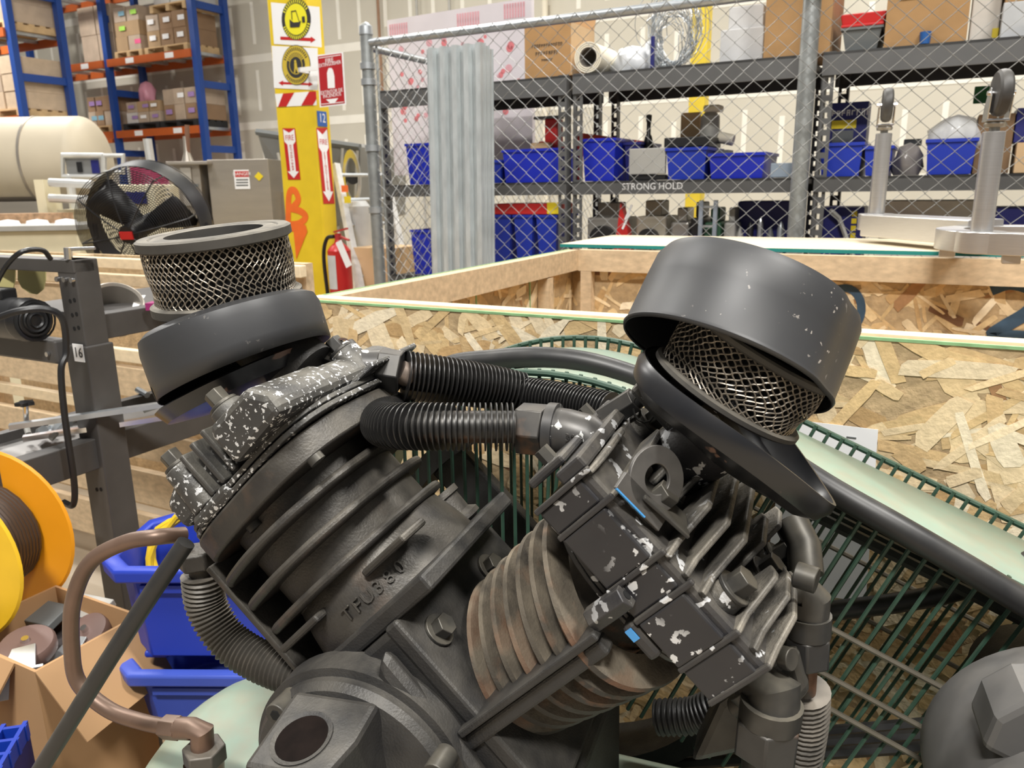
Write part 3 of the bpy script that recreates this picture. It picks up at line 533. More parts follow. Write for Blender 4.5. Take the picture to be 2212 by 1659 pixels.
# ================================================================== machined aluminium frame with casters, standing upside down on the plywood
M_alu = mat('machined_aluminium', (0.62, 0.61, 0.60), 0.32, 0.85, var=0.06, scale=20, stretch=(1, 1, 30))
M_rub = mat('caster_rubber', (0.05, 0.048, 0.046), 0.5, var=0.3, scale=40, dust=0.3)
PB = PZ+0.022; PT = PB+0.055
cl = W.onz(2120, 500, PT); ll = W.onz(1893, 462, PT+0.02); rc = W.onz(2110, 478, PT)
alu = thing('aluminium_base_frame', 'machined aluminium ring frame with caster legs upside down on plywood', 'machine frame', wpt(rc.x, rc.y, PZ))
RC = (cl.x+0.13, cl.y+0.15); Ro, Ri = 0.235, 0.165
def ringfn(p, a, r, z): return p
b = WB(); b.lathe([(Ri, PB), (Ro, PB), (Ro, PT), (Ri, PT)], 48, T(RC[0], RC[1], 0), closed=True); b.build('ring_plate', M_alu, alu, 35, bevel=0.002)
for (bx_, by_, up) in ((cl.x, cl.y, 0.0), (ll.x, ll.y, 0.02)):
    WB().lathe([(0, PB+0.001), (0.058, PB+0.001), (0.058, PT+0.0008), (0, PT+0.0008)], 28, T(bx_, by_, up)).build('boss', M_alu, alu, 35, bevel=0.002)
dv = Vector((RC[0]-ll.x, RC[1]-ll.y, 0)); ln = dv.length; ang = math.degrees(math.atan2(dv.y, dv.x))
WB().box((0, -0.058, PB), (ln-0.17, 0.058, PT+0.0195), T(ll.x, ll.y, 0.0) @ rotm('Z', ang)).build('arm', M_alu, alu, 0, bevel=0.004)
for (fx, fy) in ((RC[0]-0.20, RC[1]-0.02), (RC[0]-0.06, RC[1]-0.19), (RC[0]+0.1, RC[1]+0.17)): WB().box((fx-0.02, fy-0.02, PZ), (fx+0.02, fy+0.02, PB)).build('foot', M_alu, alu, 0, bevel=0.003)
def caster_leg(x, y, h, rot, PT=PT):
    WB().lathe([(0, PT), (0.026, PT), (0.026, PT+h), (0.0235, PT+h+0.002), (0, PT+h+0.002)], 24, T(x, y, 0)).build('leg_tube', M_alu, alu)
    B = T(x, y, PT+h) @ rotm('Z', rot); ch = M_chrome
    WB().lathe([(0.012, 0), (0.012, 0.012), (0.024, 0.012), (0.026, 0.02), (0.02, 0.026), (0, 0.026)], 20, B).build('swivel', mat('dull_zinc', (0.34, 0.33, 0.30), 0.4, 0.8), alu)
    b = MB(W.M @ B)
    b.box((-0.022, -0.026, 0.026), (0.022, 0.026, 0.032))
    for s_ in (-1, 1):
        yy = s_*0.024; b.prismy([(-0.022, 0.03), (0.022, 0.03), (0.034, 0.085), (0.024, 0.105), (0.008, 0.10), (-0.016, 0.06)], yy-0.0016, yy+0.0016)
    b.build('fork', ch, alu, 0, bevel=0.001)
    WB().lathe([(0.0, -0.017), (0.03, -0.017), (0.048, -0.0155), (0.054, -0.010), (0.056, 0), (0.054, 0.010), (0.048, 0.0155), (0.03, 0.017), (0, 0.017)], 28, B @ T(0.018, 0, 0.092) @ rotm('X', 90)).build('wheel', M_rub, alu)
    WB().cyl((0.018, -0.031, 0.092), (0.018, 0.031, 0.092), 0.006, n=10, M=B).build('axle', ch, alu)
h1 = (W.onp(2146, 286, cl.y).z - PT); h2 = (W.onp(1895, 290, ll.y).z - PT-0.02)
caster_leg(cl.x, cl.y, h1, -78); caster_leg(ll.x, ll.y, h2, -82, PT+0.02)
# ================================================================== yellow column with safety signs
M_yc = mat('yellow_column_paint', (0.78, 0.56, 0.02), 0.5, var=0.10, scale=5, chips=0.0)
CYY = 4.6; cx0, cx1 = -4.39, wx(681, 250, 4.6); CDP = 0.16
colm = thing('column', 'square yellow painted building column with safety signs', 'column', wpt((cx0+cx1)/2, CYY, 0))
WB().box((cx0, CYY, 0), (cx1, CYY+CDP, 7.0)).build('column_body', M_yc, colm, 0, bevel=0.012)
def cw(p, q): v = W.onp(p, q, CYY-0.004); return v
def cside(p, q): return W.onx(p, q, cx1+0.004)
def sidef(pts, m_, name, dy, parent): return WB().add([(cx1+0.004+dy, v.y, v.z) for v in pts], [tuple(range(len(pts)-1, -1, -1))]).build(name, m_, parent, 0, solid=0.0008)
def face(pts, m_, name, dy=0.0, parent=None):
    return WB().add([(v.x, CYY-0.004-dy, v.z) for v in pts], [tuple(range(len(pts)-1, -1, -1))]).build(name, m_, parent or colm, 0, solid=0.0008)
M_or = mat('orange_spray', (0.85, 0.16, 0.02), 0.6, var=0.1, scale=12)
M_ylw = mat('sign_yellow', (0.85, 0.78, 0.03), 0.5, var=0.02); M_ylo = mat('sign_old_yellow', (0.62, 0.46, 0.05), 0.5, var=0.03)
def disc(p, q, r, m_, name, dy, parent, r2=0.0, n=32):
    v = cw(p, q); b = WB(); B = T(v.x, CYY-0.004-dy, v.z) @ rotm('X', 90)
    b.lathe([(r2, 0), (r, 0), (r, 0.0006), (r2, 0.0006)], n, B, closed=True); return b.build(name, m_, parent, 35)
s1 = thing('forklift_sign', 'white sheet with yellow forklift warning circle and red arrow, upper sign on the yellow column', 'sign', W.M @ cw(645, 90))
face([cw(585, 5), cw(690, 15), cw(695, 102), cw(592, 95)], M_white, 'sheet', 0.0, s1)
disc(640, 42, 0.135, M_ink, 'black_ring', 0.002, s1); disc(640, 42, 0.102, M_ylw, 'yellow_disc', 0.004, s1)
v = cw(640, 45)
b = WB(); yy = CYY-0.0115
b.prismy([(v.x-0.055, v.z-0.04), (v.x+0.03, v.z-0.045), (v.x+0.05, v.z-0.005), (v.x+0.03, v.z-0.012), (v.x-0.02, v.z-0.01), (v.x-0.055, v.z+0.015)], yy-0.0008, yy); b.box((v.x-0.035, yy-0.0008, v.z+0.01), (v.x-0.029, yy, v.z+0.065)); b.box((v.x-0.035, yy-0.0008, v.z+0.06), (v.x+0.01, yy, v.z+0.066)); b.box((0, yy-0.0008, 0), (0.005, yy, 0.08), T(v.x+0.03, 0, v.z-0.01) @ rotm('Y', -18)); b.box((v.x+0.06, yy-0.0008, v.z-0.02), (v.x+0.085, yy, v.z+0.02)); b.build('forklift_symbol', M_ink, s1, 0)
def arcmarks(p, q, R_, parent, m_, n, a0, a1, dy):
    v = cw(p, q)
    for i in range(n):
        a = math.radians(a0+(a1-a0)*i/(n-1)); WB().box((-0.004, 0, -0.011), (0.004, 0.0006, 0.011), T(v.x+R_*math.cos(a), CYY-0.004-dy, v.z+R_*math.sin(a)) @ rotm('Y', 90-math.degrees(a))).build('letter_stroke', m_, parent, 0)
arcmarks(640, 42, 0.119, s1, M_ylw, 14, 150, 30, 0.0035); arcmarks(640, 42, 0.119, s1, M_ylw, 18, 200, 340, 0.0035)
face([cw(606, 79), cw(672, 82), cw(672, 79), cw(682, 86), cw(671, 93), cw(672, 89), cw(606, 86)], M_red, 'red_arrow', 0.002, s1)
s2_ = thing('pedestrian_sign', 'white sheet with old yellow round badge and red double arrow on the yellow column', 'sign', W.M @ cw(640, 185))
face([cw(587, 99), cw(686, 104), cw(687, 195), cw(592, 190)], M_white, 'sheet', 0.0, s2_)
disc(640, 141, 0.135, M_ink, 'black_rim', 0.002, s2_); disc(640, 141, 0.130, M_ylo, 'yellow_disc', 0.003, s2_); disc(640, 141, 0.086, M_ink, 'black_band', 0.0045, s2_, 0.05); disc(640, 141, 0.062, M_ylo, 'thin_ring', 0.0052, s2_, 0.057); disc(640, 141, 0.05, M_ink, 'black_disc', 0.0045, s2_)
v = cw(640, 143); b = WB(); yy = CYY-0.0105; b.cyl((v.x, yy, v.z+0.032), (v.x, yy-0.001, v.z+0.032), 0.010, n=10); b.prismy([(v.x-0.012, v.z-0.005), (v.x-0.02, v.z-0.045), (v.x-0.008, v.z-0.045), (v.x, v.z-0.015), (v.x+0.014, v.z-0.045), (v.x+0.026, v.z-0.042), (v.x+0.012, v.z), (v.x+0.012, v.z+0.022), (v.x-0.01, v.z+0.022)], yy-0.001, yy); b.build('walker_symbol', M_ylo, s2_, 0)
arcmarks(640, 141, 0.109, s2_, M_ink, 16, 155, 25, 0.0042); arcmarks(640, 141, 0.109, s2_, M_ink, 14, 215, 325, 0.0042); arcmarks(640, 141, 0.075, s2_, M_ylo, 12, 150, 30, 0.0055)
face([cw(602, 179), cw(612, 174), cw(612, 177), cw(668, 180), cw(668, 177), cw(676, 182), cw(667, 187), cw(667, 184), cw(612, 182), cw(611, 185)], M_red, 'red_arrow', 0.002, s2_)
# striped tape, FIRE arrows, sprayed B, small plates
face([cw(594, 203), cw(683, 197), cw(684, 227), cw(598, 231)], M_white, 'striped_tape', 0.0)
face([cw(612, 202), cw(636, 200), cw(619, 230), cw(601, 231)], M_red, 'red_stripe', 0.002); face([cw(668, 198), cw(683, 197), cw(684, 214), cw(676, 227), cw(651, 228)], M_red, 'red_stripe', 0.002)
def fire_arrow(p0, p1, q0, q1, label, n):
    wd = p1-p0; H = q1-q0; sl = (12 if n == 0 else 16); proj = cw if n == 0 else cside
    t = thing('fire_arrow_sticker', label, 'sticker', W.M @ proj((p0+p1)/2, q1))
    def P(u, v): return proj(p0+wd*u+sl*v, q0+H*v)
    def F(pts, m_, nm, dy): return face(pts, m_, nm, dy, t) if n == 0 else sidef(pts, m_, nm, dy, t)
    def X(c): return W.M @ T(c.x, CYY-0.0065, c.z) @ rotm('X', 90) if n == 0 else W.M @ T(cx1+0.0065, c.y, c.z) @ rotm('Z', 90) @ rotm('X', 90)
    F([P(0, 0), P(1, 0), P(1, 1), P(0, 1)], M_red, 'red_ground', 0.0)
    F([P(.06, .02), P(.5, .09), P(.94, .02), P(.94, .26), P(.72, .32), P(.72, .84), P(.95, .84), P(.5, .97), P(.05, .84), P(.28, .84), P(.28, .32), P(.06, .26)], M_white, 'white_arrow', 0.0012)
    text('FIRE', 0.055, M_red, t, X(P(.5, .19)), sx=0.85)
    for k, ch in enumerate('EXTINGUISHER'): text(ch, 0.03, M_red, t, X(P(.5, .34+.042*k)) @ rotm('Z', -90 if n == 0 else 0))
fire_arrow(610, 637, 277, 388, 'red sticker with white FIRE arrow pointing down on the face of the yellow column', 0)
fire_arrow(683, 707, 276, 440, 'long red FIRE arrow sticker on the narrow side of the yellow column', 1)
v = cside(696, 256); WB().box((cx1+0.001, v.y-0.05, v.z-0.055), (cx1+0.005, v.y+0.05, v.z+0.05)).build('number_plate', mat('blue_plate', (0.03, 0.12, 0.42), 0.5), colm, 0); text('12', 0.09, M_white, colm, W.M @ T(cx1+0.0056, v.y, v.z) @ rotm('Z', 90) @ rotm('X', 90), sx=0.8)
bpts = spline([(c.x, CYY-0.004, c.z) for c in (cw(622, 484), cw(624, 420), cw(636, 412), cw(644, 432), cw(632, 448), cw(628, 450), cw(648, 456), cw(660, 468), cw(648, 482), cw(626, 486))], 6)
WB().tube(bpts, 0.03, 6, M=T(0, CYY-0.0025, 0) @ Matrix.Diagonal((1, 0.04, 1, 1)) @ T(0, -CYY+0.004, 0)).build('sprayed_letter', M_or, colm)
face([cw(612, 488), cw(660, 486), cw(664, 500), cw(640, 560), cw(634, 500), cw(616, 500)], M_or, 'spray_run', 0.0)
# red extinguisher sign sticking out from the column
M_rs = mat('red_sign', (0.45, 0.02, 0.025), 0.4, var=0.03)
SYY = 4.5
def sw(p, q): return W.onp(p, q, SYY)
es = thing('extinguisher_sign', 'red fire extinguisher sign projecting from the yellow column', 'sign', W.M @ sw(717, 230))
def sface(pts, m_, name, dy): return WB().add([(v.x, SYY-dy, v.z) for v in pts], [tuple(range(len(pts)-1, -1, -1))]).build(name, m_, es, 0, solid=0.001)
sface([sw(684, 119), sw(741, 112), sw(748, 226), sw(691, 232)], M_white, 'white_border', 0.0); sface([sw(687, 122), sw(738, 115), sw(745, 223), sw(694, 229)], M_rs, 'red_panel', 0.002)
sface([sw(689, 125), sw(736, 118), sw(736.4, 119.4), sw(690, 126.4)], M_white, 'line', 0.003); sface([sw(695, 226), sw(743, 221), sw(742.8, 219.6), sw(694.8, 224.6)], M_white, 'line', 0.003)
c = sw(712, 131); RT = rotm('X', 90) @ rotm('Z', 3)
text('FIRE', 0.04, M_white, es, W.M @ T(c.x, SYY-0.0035, c.z) @ RT); c = sw(713, 138.5); text('EXTINGUISHER', 0.034, M_white, es, W.M @ T(c.x, SYY-0.0035, c.z) @ RT, sx=0.85)
sface([sw(707, 158), sw(709, 151), sw(711, 147), sw(717, 147), sw(720, 152), sw(723, 165), sw(724, 190), sw(709, 191)], M_white, 'extinguisher_symbol', 0.003)
c = sw(717, 198); text('EXTINTOR DE', 0.034, M_white, es, W.M @ T(c.x, SYY-0.0035, c.z) @ RT, sx=0.9); c = sw(718, 206); text('INCENDIOS', 0.034, M_white, es, W.M @ T(c.x, SYY-0.0035, c.z) @ RT, sx=0.9)
sface([sw(705, 215), sw(731, 212), sw(724, 222), sw(714, 223)], M_white, 'down_arrow', 0.003)
WB().box((cx1-0.04, SYY+0.002, sw(700, 150).z), (sw(700, 150).x, SYY+0.012, sw(700, 150).z+0.03)).box((cx1-0.04, SYY+0.002, sw(700, 150).z), (cx1-0.02, CYY-0.001, sw(700, 150).z+0.03)).build('bracket', M_white, es, 0)
# fire extinguisher hung at the foot of the column
EY = 4.42; ex = wx(735, 580, EY); ez = wz(735, 640, EY)
fe = thing('fire_extinguisher', 'red fire extinguisher with white tag hanging beside the yellow column', 'fire extinguisher', wpt(ex, EY, ez-0.1))
et = wz(735, 532, EY)
WB().lathe([(0, ez-0.1), (0.078, ez-0.1), (0.082, ez-0.07), (0.082, et-0.03), (0.06, et+0.0), (0.03, et+0.025), (0.022, et+0.05), (0, et+0.05)], 28, T(ex, EY, 0)).build('cylinder', mat('extinguisher_red', (0.50, 0.02, 0.02), 0.3, var=0.03), fe)
b = WB(); b.cyl((ex, EY, et+0.04), (ex, EY, et+0.09), 0.024, n=14); b.build('valve', mat('valve_red', (0.42, 0.03, 0.03), 0.4), fe)
b = WB(); b.box((-0.03, -0.012, 0), (0.09, 0.012, 0.012), T(ex, EY, et+0.10) @ rotm('Y', -12)); b.box((-0.01, -0.012, 0), (0.10, 0.012, 0.010), T(ex, EY, et+0.07) @ rotm('Y', 18)); b.build('handle', MATS['valve_red'], fe, 0)
WB().tube(spline([(ex-0.02, EY-0.02, et+0.07), (ex-0.08, EY-0.03, et+0.05), (ex-0.11, EY-0.04, et-0.08), (ex-0.105, EY-0.03, ez-0.03)], 8), 0.014, 8).build('hose', M_black, fe)
WB().lathe([(0.0825, ez+0.06), (0.083, ez+0.06), (0.083, et-0.06), (0.0825, et-0.06)], 20, T(ex, EY, 0), a0=225, a1=290).build('label_panel', mat('grey_label', (0.55, 0.55, 0.55), 0.6), fe)
b = WB(); b.box((0, 0, -0.19), (0.055, 0.002, 0), T(ex+0.05, EY-0.09, et+0.03) @ rotm('Y', -25)); b.build('tag', M_white, fe, 0)
# ================================================================== pallet racks far left
M_rb = mat('rack_blue', (0.012, 0.055, 0.26), 0.45, var=0.05); M_ro = mat('rack_orange', (0.48, 0.10, 0.015), 0.5, var=0.06); M_pal = mat('pallet_wood', (0.55, 0.38, 0.20), 0.85, var=0.2, scale=6); M_bpal = mat('black_pallet', (0.02, 0.02, 0.02), 0.6)
def rack(label, x0s, y0, dep, levels, ztop):
    t = thing('pallet_rack', label, 'pallet rack', wpt(x0s[0], y0, 0))
    for x in x0s:
        for y in (y0, y0+dep): WB().box((x-0.06, y-0.05, 0), (x+0.06, y+0.05, ztop)).build('upright', M_rb, t, 0)
        for k, z in enumerate((0.4, 2.2, 3.3, 4.6, 5.4)): WB().box((x-0.03, y0, z), (x+0.03, y0+dep, z+0.12)).build('brace', M_rb, t, 0)
    for z in levels:
        for i in range(len(x0s)-1):
            for y in (y0-0.06, y0+dep+0.06): WB().box((x0s[i+1]+0.06, y-0.025, z-0.13), (x0s[i]-0.06, y+0.025, z)).build('beam', M_ro, t, 0)
            for k in range(5): xx = x0s[i+1]+0.2+(x0s[i]-x0s[i+1]-0.4)*k/4; WB().box((xx-0.04, y0-0.03, z-0.05), (xx+0.04, y0+dep+0.03, z-0.001)).build('support_bar', M_galv, t, 0)
            for k in (0.3, 0.75): xx = x0s[i+1]+(x0s[i]-x0s[i+1])*k; WB().box((xx-0.11, y0-0.088, z-0.11), (xx+0.11, y0-0.0855, z-0.02)).build('location_label', M_white, t, 0)
    return t
def pallet(label, x0, x1, y0, y1, z, m_=None):
    t = thing('pallet', label, 'pallet', wpt((x0+x1)/2, (y0+y1)/2, z), 'pallets on the racks'); m_ = m_ or M_pal
    for k in range(3): xx = x0+(x1-x0-0.09)*k/2; WB().box((xx, y0, z+0.002), (xx+0.09, y1, z+0.10)).build('block_runner', m_, t, 0)
    for k in range(5): yy = y0+(y1-y0-0.1)*k/4; WB().box((x0, yy, z+0.10), (x1, yy+0.1, z+0.125)).build('deck_board', m_, t, 0)
    return z+0.126
def stack(label, x0, x1, y0, y1, z, cols, rows, h, mats, seed, lab=None):
    rnd = random.Random(seed); w_ = (x1-x0)/cols
    for r_ in range(rows):
        for c in range(cols):
            m_ = rnd.choice(mats); e = rnd.uniform(0.005, 0.02)
            rn = ('bottom', 'middle', 'top')[min(r_, 1) if rows == 2 and r_ == 0 else (2 if r_ == rows-1 else r_)] if rows > 1 else 'single'; cn = ('left', 'right')[c] if cols == 2 else ('left', 'centre', 'right')[c]
            lbl = label+', '+rn+' row, '+cn
            b = WB().box((x0+c*w_+e, y0+rnd.uniform(0, .03), z+r_*h+0.001), (x0+(c+1)*w_-e, y1, z+(r_+1)*h)); o = b.build('carton', m_, None, 0, bevel=0.006); tag(o, lbl, 'carton', label)
            if lab and rnd.random() < 0.8:
                xx = x0+(c+rnd.uniform(.25, .6))*w_; zz = z+(r_+0.4)*h; WB().box((xx, y0-0.004, zz), (xx+0.16, y0-0.0015, zz+h*0.3)).build('shipping_label', rnd.choice(lab), o, 0)
M_kc = mat('kraft_carton', (0.40, 0.27, 0.15), 0.85, var=0.1, scale=3); M_kc2 = mat('kraft_carton_dark', (0.30, 0.19, 0.11), 0.85, var=0.1, scale=3); M_kc3 = mat('wrapped_carton', (0.46, 0.36, 0.27), 0.4, var=0.15, scale=5)
M_pkl = mat('pink_label', (0.75, 0.10, 0.25), 0.6); M_vil = mat('violet_label', (0.35, 0.22, 0.48), 0.6); M_bll = mat('pale_blue_label', (0.20, 0.38, 0.48), 0.6); M_grl = mat('lime_label', (0.40, 0.75, 0.10), 0.6)
RY, RD = 10.4, 0.72; ra = wx(433, 200, RY); rb_ = wx(243, 200, RY); rcx = rb_-(ra-rb_)
zA, zB = 3.93, 2.66
rack('blue and orange pallet rack against the drywall left of the yellow column', (ra, rb_, rcx), RY, RD, (1.35, zB, zA, 5.25), 6.4)
def rx(p, y=150): return wx(p, y, RY)
z1 = pallet('wooden pallet on the upper orange beam with open cartons', rx(312, 105), rx(405, 105), RY, RY+RD, zA); stack('brown carton on the wide wooden pallet on the upper orange beam', rx(314, 90), rx(402, 90), RY+.02, RY+RD, z1, 3, 2, 0.27, [M_kc, M_kc2, M_kc3], 1, [M_white])
pz = pallet('second wooden pallet stacked on the cartons of the upper beam', rx(325, 40), rx(404, 40), RY, RY+RD, z1+0.55); stack('white-wrapped carton on the topmost pallet of the rack', rx(330, 20), rx(400, 20), RY+.02, RY+RD, pz, 2, 1, 0.3, [mat('white_wrap', (0.6, 0.58, 0.55), 0.4)], 2, [M_vil])
z2 = pallet('wooden pallet with blue-labelled cartons on the upper beam', rx(246, 105), rx(306, 105), RY, RY+RD, zA); stack('carton with pale blue labels on the upper beam', rx(247, 90), rx(302, 90), RY+.02, RY+RD, z2, 2, 3, 0.25, [M_kc, M_kc3], 3, [M_bll, M_vil, M_pkl, M_grl])
z3 = pallet('black pallet right on the lower orange beam', rx(345, 255), rx(424, 255), RY, RY+RD, zB, M_bpal); stack('violet-labelled carton on the black pallet by the rack end', rx(348, 220), rx(420, 220), RY+.02, RY+RD, z3, 3, 2, 0.27, [M_kc2, M_kc3], 4, [M_vil, M_pkl, M_white])
z4 = pallet('black pallet left on the lower orange beam', rx(264, 255), rx(342, 255), RY, RY+RD, zB, M_bpal); stack('white-topped carton on the left black pallet', rx(266, 220), rx(340, 220), RY+.02, RY+RD, z4, 3, 2, 0.19, [M_kc, M_kc3, mat('white_wrap', (0.6, 0.58, 0.55), 0.4)], 5, [M_vil, M_white])
lump('pink_wrap_bundle', 'pink shrink-wrapped bundle standing on the lower rack level', 'bundle', (rx(284, 200), RY+.35, z4+0.38), (0.3, 0.3, 0.4), mat('pink_wrap', (0.62, 0.28, 0.36), 0.35), 8)
z5 = pallet('wooden pallet with wrapped load left of the rack upright', rx(184, 265), rx(240, 265), RY, RY+RD, zB); stack('wrapped carton on the wooden pallet left of the rack upright', rx(186, 240), rx(238, 240), RY+.02, RY+RD, z5, 3, 2, 0.27, [M_kc3, M_kc2], 6, [M_vil, M_bll])
z6 = pallet('wooden pallet on the bottom level with pink cartons', rx(272, 360), rx(330, 360), RY, RY+RD, 1.35); stack('pink marked carton on the bottom rack level', rx(272, 340), rx(322, 340), RY+.02, RY+RD, z6, 2, 2, 0.26, [M_kc2, mat('pink_carton', (0.62, 0.08, 0.2), 0.6)], 9, [M_pkl])
stack('large kraft carton standing behind the left rack bay', rx(165, 100), rx(238, 100), RY+.1, RY+RD, zA+0.005, 2, 2, 0.5, [M_kc3], 10)
# nearer rack at the left edge
R1Y, R1D = 8.2, 0.85; r1 = wx(33, 130, R1Y); zl1, zl2 = wz(150, 255, R1Y+R1D)-0.02, wz(125, 72, R1Y+R1D)-0.05
rack('blue pallet rack end cut off by the left picture edge', (r1, r1-2.6), R1Y, R1D, (1.2, zl1, zl2, zl2+1.4), 6.2)
q = pallet('wooden pallet on the near rack, lower level', r1-1.3, r1-0.1, R1Y, R1Y+R1D, zl1); stack('plain carton on the lower level of the near left rack', r1-1.3, r1-0.1, R1Y+.02, R1Y+R1D, q, 3, 3, 0.27, [M_kc3, mat('pale_kraft', (0.52, 0.40, 0.28), 0.8)], 12)
q = pallet('wooden pallet on the near rack, upper level', r1-1.3, r1-0.1, R1Y, R1Y+R1D, zl2); stack('plain carton on the upper level of the near left rack', r1-1.3, r1-0.1, R1Y+.02, R1Y+R1D, q, 3, 2, 0.3, [M_kc3, MATS['pale_kraft']], 13)
# ================================================================== stainless tank machines in the middle distance
M_ss = mat('stainless', (0.42, 0.38, 0.33), 0.38, 0.65, var=0.08, scale=3, stretch=(1, 1, 6)); M_bei = mat('beige_shell', (0.55, 0.48, 0.36), 0.55, var=0.06, scale=4)
M_cr = mat('cream_paint', (0.74, 0.67, 0.47), 0.55, var=0.05)
def tank(label, xa, xb_, yc, zc, R_, porthole=False, bands=4):
    t = thing('process_tank', label, 'tank', (0.5*(xa+xb_), yc, zc-R_)); d = R_*0.45; B = T(xa, yc, zc) @ rotm('Y', 90)
    prof = [(0.001, -d)]+[(R_*math.sin(a*math.pi/16), -d*math.cos(a*math.pi/16)) for a in range(1, 9)] + [(R_, xb_-xa)]+[(R_*math.cos(a*math.pi/16), xb_-xa+d*math.sin(a*math.pi/16)) for a in range(1, 8)]+[(0.001, xb_-xa+d)]
    MB().lathe(prof, 40, B).build('shell', M_bei, t)
    for k in range(bands): zz = (xb_-xa)*(k+0.5)/bands; MB().lathe([(R_*0.99, zz), (R_+0.006, zz), (R_+0.006, zz+0.02), (R_*0.99, zz+0.02)], 40, B).build('band', M_ss, t)
    MB().lathe([(R_+0.003, 0), (R_+0.004, 0), (R_+0.004, xb_-xa), (R_+0.003, xb_-xa)], 14, B, a0=-40, a1=75).build('lower_jacket', M_ss, t)
    return t
p0, p1 = at(0, 352, 6.5), at(185, 352, 6.5)
t = tank('large beige horizontal process tank at the left picture edge', p0.x-2.0, p1.x, 6.5, p0.z, 0.345); MB().box((p0.x-2, 6.2, 0), (p1.x, 6.8, p0.z-0.3)).build('cradle', M_ss, t, 0)
p0, p1 = at(390, 352, 6.9), at(560, 352, 6.9)
t = tank('smaller beige horizontal tank with porthole behind the stainless cabinet', p0.x, p1.x+0.3, 6.9, p0.z-0.05, 0.30, True, 3)
v = at(386, 318, 6.66); MB().lathe([(0.02, -0.02), (0.042, -0.02), (0.042, 0.02), (0.02, 0.02)], 20, T(v.x, 6.6, v.z) @ rotm('X', 90), closed=True).build('porthole', M_greyp, t); MB().cyl((v.x, 6.62, v.z), (v.x, 6.61, v.z), 0.03, n=16).build('glass', M_black, t)
v = at(410, 350, 6.5); t.location.z = 0
MB().box((p0.x-0.05, 6.65, 0), (p1.x+0.3, 7.1, p0.z-0.25)).build('cradle', M_ss, t, 0)
# stainless control cabinet with warning sign
cab = thing('control_cabinet', 'stainless control cabinet with warning label in front of the smaller tank', 'cabinet', at(480, 480, 6.3).xy.to_3d())
def cabf(pa, qa, pb, qb, y, dep, m_, name, bevel=0.004): a_, b_ = at(pa, qa, y), at(pb, qb, y); return MB().box((a_.x, y, b_.z), (b_.x, y+dep, a_.z)).build(name, m_, cab, 0, bevel=bevel)
cabf(362, 352, 443, 478, 6.3, 0.5, M_ss, 'door_box'); cabf(446, 345, 592, 500, 6.35, 0.5, M_ss, 'cabinet_body'); a_ = at(400, 365, 6.29)
cabf(388, 362, 420, 445, 6.28, 0.018, mat('door_light', (0.50, 0.47, 0.42), 0.4, 0.4), 'inner_door'); cabf(398, 398, 428, 404, 6.275, 0.003, M_greyp, 'name_strip', 0)
cabf(357, 349, 448, 355, 6.24, 0.6, M_ss, 'top_plate')
for k in range(5): v = at(372, 375+18*k, 6.27); MB().cyl((v.x, 6.30, v.z), (v.x, 6.26, v.z), 0.022, n=10).build('terminal', M_kc2, cab)
ws = thing('danger_label', 'white danger label with red header on the stainless cabinet', 'label', at(522, 408, 6.34))
def lf(pa, qa, pb, qb, y, m_, name): a_, b_ = at(pa, qa, y), at(pb, qb, y); return MB().box((a_.x, y, b_.z), (b_.x, y+0.001, a_.z)).build(name, m_, ws, 0)
lf(504, 367, 541, 408, 6.345, M_white, 'label_sheet'); lf(507, 370, 538, 382, 6.343, M_red, 'red_header'); v = at(522.5, 376, 6.341); text('DANGER', 0.035, M_white, ws, T(v) @ rotm('X', 90))
for k in range(3): lf(510, 387+6*k, 536, 389.5+6*k, 6.343, M_greyp, 'print_line')
v = at(559, 381, 6.345); o = MB().box((-0.025, 0, -0.025), (0.025, 0.001, 0.025), T(v.x, 6.344, v.z) @ rotm('Y', 45)).build('hazard_diamond', M_yel, None, 0); tag(o, 'small yellow hazard diamond sticker right of the danger label', 'sticker')
v = at(406, 352, 6.4); t = thing('exhaust_pipe', 'thin brown pipe rising in front of the smaller tank', 'pipe', v); MB().cyl(v, at(404, 270, 6.4), 0.018, n=10).build('pipe', mat('rusty_brown', (0.20, 0.10, 0.06), 0.7), t); MB().lathe([(0.05, 0), (0.02, 0.09), (0.018, 0.2)], 14, T(v)).build('base_cone', M_ss, t)
# stainless operator frame with panel
t = thing('operator_frame', 'stainless tube frame with small screen panel above the black fan', 'frame', at(195, 400, 5.9))
def rectf(pa, qa, pb, qb, y, r_):
    c = [at(pa, qa, y), at(pb, qa, y), at(pb, qb, y), at(pa, qb, y)]; MB().tube(c, r_, 8, closed=True).build('tube_loop', mat('white_tube', (0.62, 0.62, 0.60), 0.35, 0.4), t)
rectf(136, 336, 222, 382, 5.9, 0.022); rectf(226, 336, 266, 372, 5.9, 0.02)
a_, b_ = at(140, 340, 5.92), at(218, 378, 5.92); MB().box((a_.x, 5.92, b_.z), (b_.x, 5.95, a_.z)).build('panel', mat('panel_steel', (0.45, 0.45, 0.44), 0.3, 0.7), t, 0)
a_, b_ = at(196, 346, 5.91), at(216, 374, 5.91); MB().box((a_.x, 5.905, b_.z), (b_.x, 5.918, a_.z)).build('screen', M_navy, t, 0)
a_, b_ = at(165, 350, 5.91), at(178, 372, 5.91); MB().box((a_.x, 5.905, b_.z), (b_.x, 5.918, a_.z)).build('switch', M_black, t, 0)
MB().cyl(at(318, 300, 5.9), at(328, 365, 5.9), 0.03, n=10).build('post', MATS['white_tube'], t); MB().cyl(at(150, 385, 5.9), (at(150, 385, 5.9).x, 5.9, 0.0), 0.03, n=10).build('post', MATS['white_tube'], t)
